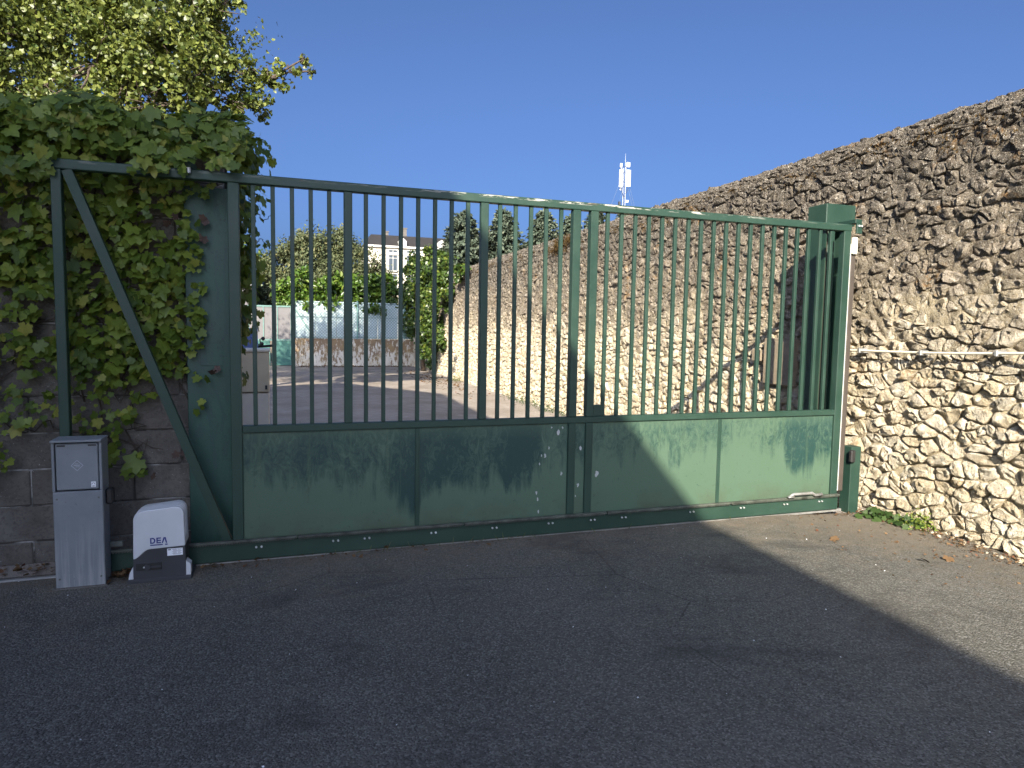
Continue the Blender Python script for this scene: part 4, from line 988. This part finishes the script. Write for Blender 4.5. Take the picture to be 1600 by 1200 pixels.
for px, wd, tp in ((602, .55, 362), (630, .62, 357), (720, .7, 352), (760, .6, 358)):
    c = at(px, tp, HY+3); b = MB().box(c.x-wd/2-(hx0+hx1)/2, c.x+wd/2-(hx0+hx1)/2, 2.5, 3.6, ze+.5, c.z-.1); b.box(c.x-wd/2-.07-(hx0+hx1)/2, c.x+wd/2+.07-(hx0+hx1)/2, 2.43, 3.67, c.z-.0995, c.z); b.build('chimney', M['brick'], rf)
for px in (629, 690):
    c = at(px, 381, HY); x = c.x-(hx0+hx1)/2
    MB().prism([(x-.42, ze+.30), (x+.42, ze+.30), (x+.42, ze+.8), (x, ze+1.15), (x-.42, ze+.8)], -.1, 1.6).build('dormer', M['winframe'], rf)
for px in (586, 614, 642, 670, 698, 726, 754):
    for zc_, hh in ((at(614, 408, HY).z, 1.25), (at(614, 442, HY).z, 1.3), (at(614, 442, HY).z-2.9, 1.3)):
        x = at(px, 408, HY).x-(hx0+hx1)/2
        if abs(x) > hw-.8: continue
        b = MB()
        for a, bq in (((-.52, -hh*.5-.08), (-.44, hh*.5+.30)), ((.44, -hh*.5-.08), (.52, hh*.5+.30))): b.box(x+a[0], x+bq[0], -.06, -.003, zc_-hh, zc_+hh)
        b.box(x-.4395, x+.4395, -.06, -.003, zc_+hh-.08, zc_+hh); b.box(x-.02, x+.02, -.045, -.022, zc_-hh, zc_+hh-.081); b.box(x-.4395, x-.021, -.044, -.022, zc_+.3, zc_+.34); b.box(x+.021, x+.4395, -.044, -.022, zc_+.3, zc_+.34)
        fr = b.build('window', M['winframe'], hs); MB().box(x-.4395, x+.4395, -.02, -.004, zc_-hh, zc_+hh-.0805).build('pane', M['glass'], fr)
        MB().box(x-.62, x+.62, -.14, -.003, zc_-hh-.12, zc_-hh-.002).build('sill', M['housewall'], fr)

# ------------------------------------------------------------------ antenna mast
AY = 120; ac = at(975, 330, AY); kk = (ac-CAMP).dot(_f)/F_PX; zt_ = at(975, 262, AY).z
am = thing('antenna_mast', 'lattice antenna mast with white panel antennas beyond the wall', 'mast', (ac.x, AY, 0))
b = MB(); tw = .34
legs = [(tw*math.cos(a), tw*math.sin(a)) for a in (R(-90), R(30), R(150))]
for x, y in legs: b.tube([(x, y, 0), (x, y, zt_)], .045, 5)
z = 0
while z < zt_-.5:
    for i in range(3):
        (xa_, ya_), (xb2, yb2) = legs[i], legs[(i+1) % 3]; b.tube([(xa_, ya_, z), (xb2, yb2, z+.5)], .02, 3); b.tube([(xb2, yb2, z), (xb2*.5+xa_*.5, yb2*.5+ya_*.5, z)], .018, 3)
    z += .5
b.build('lattice', M['galv'], am)
MB().tube([(0, 0, zt_-.4), (0, 0, at(977, 240, AY).z)], [.05, .02], 5).build('lightning_rod', M['galv'], am)
M['antwhite'] = plain('antenna_white', (.82, .82, .8), .4, var=.03)
def pan(px0, px1, py0, py1, dy, dp=.22):
    a = at(px0, py0, AY); c = at(px1, py1, AY); zl = (a.z, c.z)
    MB().box(a.x-ac.x, c.x-ac.x, dy-dp/2, dy+dp/2, min(zl), max(zl), .06).build('panel_antenna', M['antwhite'], am)
for q in ((967.2, 971, 265.5, 293, -.25), (968.5, 971, 255.5, 262, -.2), (977.8, 983.3, 266, 292.5, -.35, .35), (978.3, 983, 254, 262, -.3, .3), (970.8, 972.2, 254.5, 297, .3, .2), (976.5, 980.5, 313, 317, -.3)): pan(*q)
b = MB()
for px in (969, 981):
    a = at(px, 294, AY); c = at(974.5, 309, AY); b.tube([(a.x-ac.x, -.25, a.z), (c.x-ac.x, -.1, c.z)], .05, 4)
for pz in (260, 270, 284, 291):
    a = at(967, pz, AY); c = at(982, pz, AY); b.tube([(a.x-ac.x, -.05, a.z), (c.x-ac.x, -.05, c.z)], .035, 4)
b.build('antenna_bracket', M['charcoal'], am)
MB().box(at(966, 320, AY).x-ac.x, at(968.5, 320, AY).x-ac.x, -.3, .1, at(966, 321, AY).z, at(966, 315, AY).z).build('relay_box', M['charcoal'], am)
M['guy'] = plain('guy_wire', (.16, .19, .22), .5)
for i, (sx, zz) in enumerate(((-12, at(963, 262, AY).z), (-8, at(963, 275, AY).z), (12, at(988, 262, AY).z), (8, at(988, 275, AY).z))):
    MB().tube([(0, 0, zz), (sx, 3*(-1)**i, 0)], .022, 3).build('guy_wire', M['guy'], am)

# ------------------------------------------------------------------ conduit and small fittings on the stone wall
b = MB(); P = []
ys = np.linspace(.40, -2.6, 26); zc0 = at(1322, 548, .42).z; zc1 = at(1600, 552.5, -1.06).z
for y in ys:
    t = (y-.42)/(-1.06-.42); P.append((W0+y*WTAN-.075-.006*math.sin(y*4), y, zc0+(zc1-zc0)*t+.006*math.sin(y*3.1)))
cd = tag(MB().tube(P, .0095, 8).build('cable_conduit', M['cream_pipe'], None, True), 'cream cable conduit running level across the stone wall', 'conduit')
for y in (.2, -.35, -.9, -1.5, -2.1):
    t = (y-.42)/(-1.06-.42); z = zc0+(zc1-zc0)*t+.006*math.sin(y*3.1); MB().box(W0+y*WTAN-.095, W0+.0, y-.011, y+.011, z-.02, z+.02, .004).build('clip', M['steel'], cd)
# weathered timber board and small box on the wall inside the gate
M['oldwood'] = plain('weathered_board', (.22, .18, .13), .9, 0, .3, 7, .004)
def wall_u(px, py):                                      # point of the wall face seen at a pixel
    d = _f+_R*((px-800)/F_PX)-_U*((py-600)/F_PX); t = (W0-CD*WTAN+.0)/(d.x-WTAN*d.y); return CAMP+d*t
a, c = wall_u(1204, 535), wall_u(1246, 598)
wb_ = thing('wall_cabinet', 'weathered brown board box fixed on the stone wall behind the right bars', 'box', ((a.x+c.x)/2, (a.y+c.y)/2, (a.z+c.z)/2)); hy = abs(a.y-c.y)/2; hz = .22
MB().box(-.07, .02, -hy, hy, -hz, hz, .004).build('case', M['oldwood'], wb_); MB().box(-.082, -.0705, -hy+.012, hy-.012, -hz+.012, hz-.03, .004).build('door', M['oldwood'], wb_)
a = wall_u(1190, 555); jb = tag(MB().box(-.07, .02, -.06, .06, -.055, .055, .004).build('junction_box', M['oldwood'], None), 'small grey junction box on the stone wall behind the bars', 'junction box'); jb.location = a
# strip of smooth mortar beside the gate post
b = MB(); zz = np.linspace(-.02, 2.35, 40); y0, y1 = .52, .36
V = []
for z in zz:
    for k, y in enumerate(np.linspace(y0+.02*fbm(z*2, 1), y1+.035*fbm(z*3, 4), 5)): V.append((W0+y*WTAN+.02*(z/FACE)-.05-(.0 if k in (0, 4) else .012)+.012*fbm(y*9, z*5, 7), y, z))
b.add(V, [(i*5+j, i*5+j+1, (i+1)*5+j+1, (i+1)*5+j) for i in range(39) for j in range(4)]); b.build('mortar_strip', M['mortar'], wall, True)

# ------------------------------------------------------------------ litter
def litter(name, label, pts, size, m, tpl):
    P = []; nr = []; tp = []
    for x, y, k in pts:
        P.append((x, y, gz(x, y)+.008+k*.02)); nr.append((random.gauss(0, .4), random.gauss(0, .4), 1)); tp.append((random.gauss(0, 1), random.gauss(0, 1), 0))
    o = scatter_mesh(name, tpl[0], tpl[1], np.array(P), basis(np.array(nr), np.array(tp)), RNG.uniform(.5, 1.3, len(P))*size, m); tag(o, label, 'leaf litter', None, 'stuff'); return o
pts = []
for k in range(240): pts.append((random.uniform(-.95, -.62), random.gauss(-.03, .06), random.random()*.8))
for k in range(120): pts.append((random.uniform(-2.2, -.9), random.uniform(.06, .22), random.random()*.8))
for k in range(60): pts.append((random.uniform(-.6, 1.5), random.gauss(-.04, .04), random.random()*.3))
litter('leaf_litter', 'dry brown leaf litter gathered round the motor and wall foot', pts, .035, M['litter'], LEAF_Q)
pts = []
for k in range(1100):
    y = random.uniform(-2.6, .35); pts.append((W0-.05-abs(random.gauss(0, .10))*(1+.6*math.sin(y*5)), y, random.random()*.4))
for k in range(150): pts.append((random.uniform(3.2, 4.35), random.uniform(-1.6, .05), 0))
for k in range(70): pts.append((random.uniform(4.0, 4.36), random.gauss(.02, .05), random.random()*.4))
litter('wall_foot_litter', 'small dry leaves and crumbs along the foot of the stone wall', pts, .020, M['litter'], LEAF_Q)
pts = [(random.uniform(3.4, 4.3), 14+random.gauss(0, 2.2), 0) for k in range(300)]+[(random.uniform(.5, 4.3), FY-.2-abs(random.gauss(0, .25)), random.random()) for k in range(500)]
litter('yard_litter', 'dry leaves drifted along the far walls of the yard', pts, .07, M['litter'], LEAF_Q)
OCT = ([(1, .1, 0), (-.9, 0, .1), (0, .8, 0), (.1, -1, 0), (0, .1, .6), (0, 0, -.5)], [(0, 2, 4), (2, 1, 4), (1, 3, 4), (3, 0, 4), (2, 0, 5), (1, 2, 5), (3, 1, 5), (0, 3, 5)])
cp = [(W0-.06-abs(random.gauss(0, .05)), random.uniform(-2.6, .4)) for k in range(160)]
cr = scatter_mesh('stone_crumbs', OCT[0], OCT[1], np.array([(x, y, gz(x, y)+.005) for x, y in cp]), basis(RNG.normal(size=(160, 3))*.3+np.array([0, 0, 1]), RNG.normal(size=(160, 3))), RNG.uniform(.25, 1, 160)**2*.026+.003, M['stone']); tag(cr, 'crumbs of limestone fallen along the wall foot', 'rubble', None, 'stuff')
bits = scatter_mesh('pale_grit', LEAF_Q[0], LEAF_Q[1], np.array([(x, y, gz(x, y)+.006) for x, y in [(random.uniform(-1.5, 4.2), -random.random()**1.5*3.2) for k in range(170)]]), basis(RNG.normal(size=(170, 3))*.3+np.array([0, 0, 1]), RNG.normal(size=(170, 3))), RNG.uniform(.3, 1.0, 170)**2*.011, M['paper']); tag(bits, 'scattered pale grit on the asphalt', 'grit', None, 'stuff')
for (px, py, lab, m) in ((1440, 883, 'red fallen leaf lying nearest the stone wall shadow', 'redleaf'), (1482, 876, 'curled brown fallen leaf on the sunlit asphalt', 'litter'), (1305, 851, 'pale brown fallen leaf in front of the photocell post', 'litter'), (1278, 806, 'small brown fallen leaf just before the gate end', 'litter')):
    q = ong(px, py, .03); o = bpy.data.objects.new('fallen_leaf', lme[px % 6].copy()); o.data.materials.clear(); o.data.materials.append(M[m]); link(o); tag(o, lab, 'fallen leaf', 'leaves fallen on the asphalt')
    o.location = (q.x, q.y, gz(q.x, q.y)+.018); o.rotation_euler = (.25, .2, px); o.scale = (.045, .045, .045)
weed('track_grass', 'dry grass tufts along the gate rail', (.9, -.045, gz(.9, 0)), 60, (.75, .012, .01), .05, .004, M['weed'], cat_='grass')

# ------------------------------------------------------------------ house across the lane, left of the frame: its eave shades gate and asphalt
EZ = 8.5; EX = 2.88-.862*EZ
ho = thing('house', 'rendered house standing left of the gate, its long eave towards the lane', 'house', (EX, 0, 0), -.036)
Y1, Y0, WD = -4.9, -18.5, 7.0; RZ = EZ+WD/2*.5
MB().box(-WD+.35, -.35, Y0+.3, Y1-.2, -.1, EZ-.25).build('wall', M['whitewall'], ho)
b = MB(); T_ = .18
b.add([(0, Y0, EZ), (0, Y1, EZ), (-WD/2, Y1, RZ), (-WD/2, Y0, RZ), (0, Y0, EZ-T_), (0, Y1, EZ-T_), (-WD/2, Y1, RZ-T_), (-WD/2, Y0, RZ-T_), (-WD, Y0, EZ), (-WD, Y1, EZ), (-WD, Y0, EZ-T_), (-WD, Y1, EZ-T_)],
      [(0, 1, 2, 3), (3, 2, 9, 8), (4, 7, 6, 5), (7, 10, 11, 6), (0, 4, 5, 1), (8, 9, 11, 10), (1, 5, 6, 2), (2, 6, 11, 9), (0, 3, 7, 4), (3, 8, 10, 7)]); b.build('roof', M['slate'], ho)
b = MB(); b.add([(-.4, Y1-.22, EZ-.2), (-WD+.4, Y1-.22, EZ-.2), (-WD/2, Y1-.22, RZ-.3), (-.4, Y0+.32, EZ-.2), (-WD+.4, Y0+.32, EZ-.2), (-WD/2, Y0+.32, RZ-.3)], [(0, 1, 2), (5, 4, 3), (0, 2, 5, 3), (1, 4, 5, 2)]); b.build('gable', M['whitewall'], ho)
for yy in (-7.2, -11, -16):
    for zc_ in (1.6, 4.3, 6.9):
        b = MB()
        for a, c in ((-.55, -.47), (.47, .55), (-.04, .04)): b.box(-.349, -.30, yy+a, yy+c, zc_-.7, zc_+.7)
        b.box(-.349, -.30, yy-.4695, yy-.0405, zc_+.62, zc_+.7); b.box(-.349, -.30, yy+.0405, yy+.4695, zc_+.62, zc_+.7)
        fr = b.build('window', M['winframe'], ho); MB().box(-.3495, -.325, yy-.4695, yy-.0405, zc_-.7, zc_+.6195).box(-.3495, -.325, yy+.0405, yy+.4695, zc_-.7, zc_+.6195).build('pane', M['glass'], fr)
dr = MB().box(-.349, -.30, -14, -13.1, 0.02, 2.1).build('door', M['teal'], ho); MB().tube([(-.2995, -13.85, 1.0), (-.27, -13.85, 1.0), (-.27, -13.75, 1.0)], .012, 6).build('handle', M['galv'], dr)
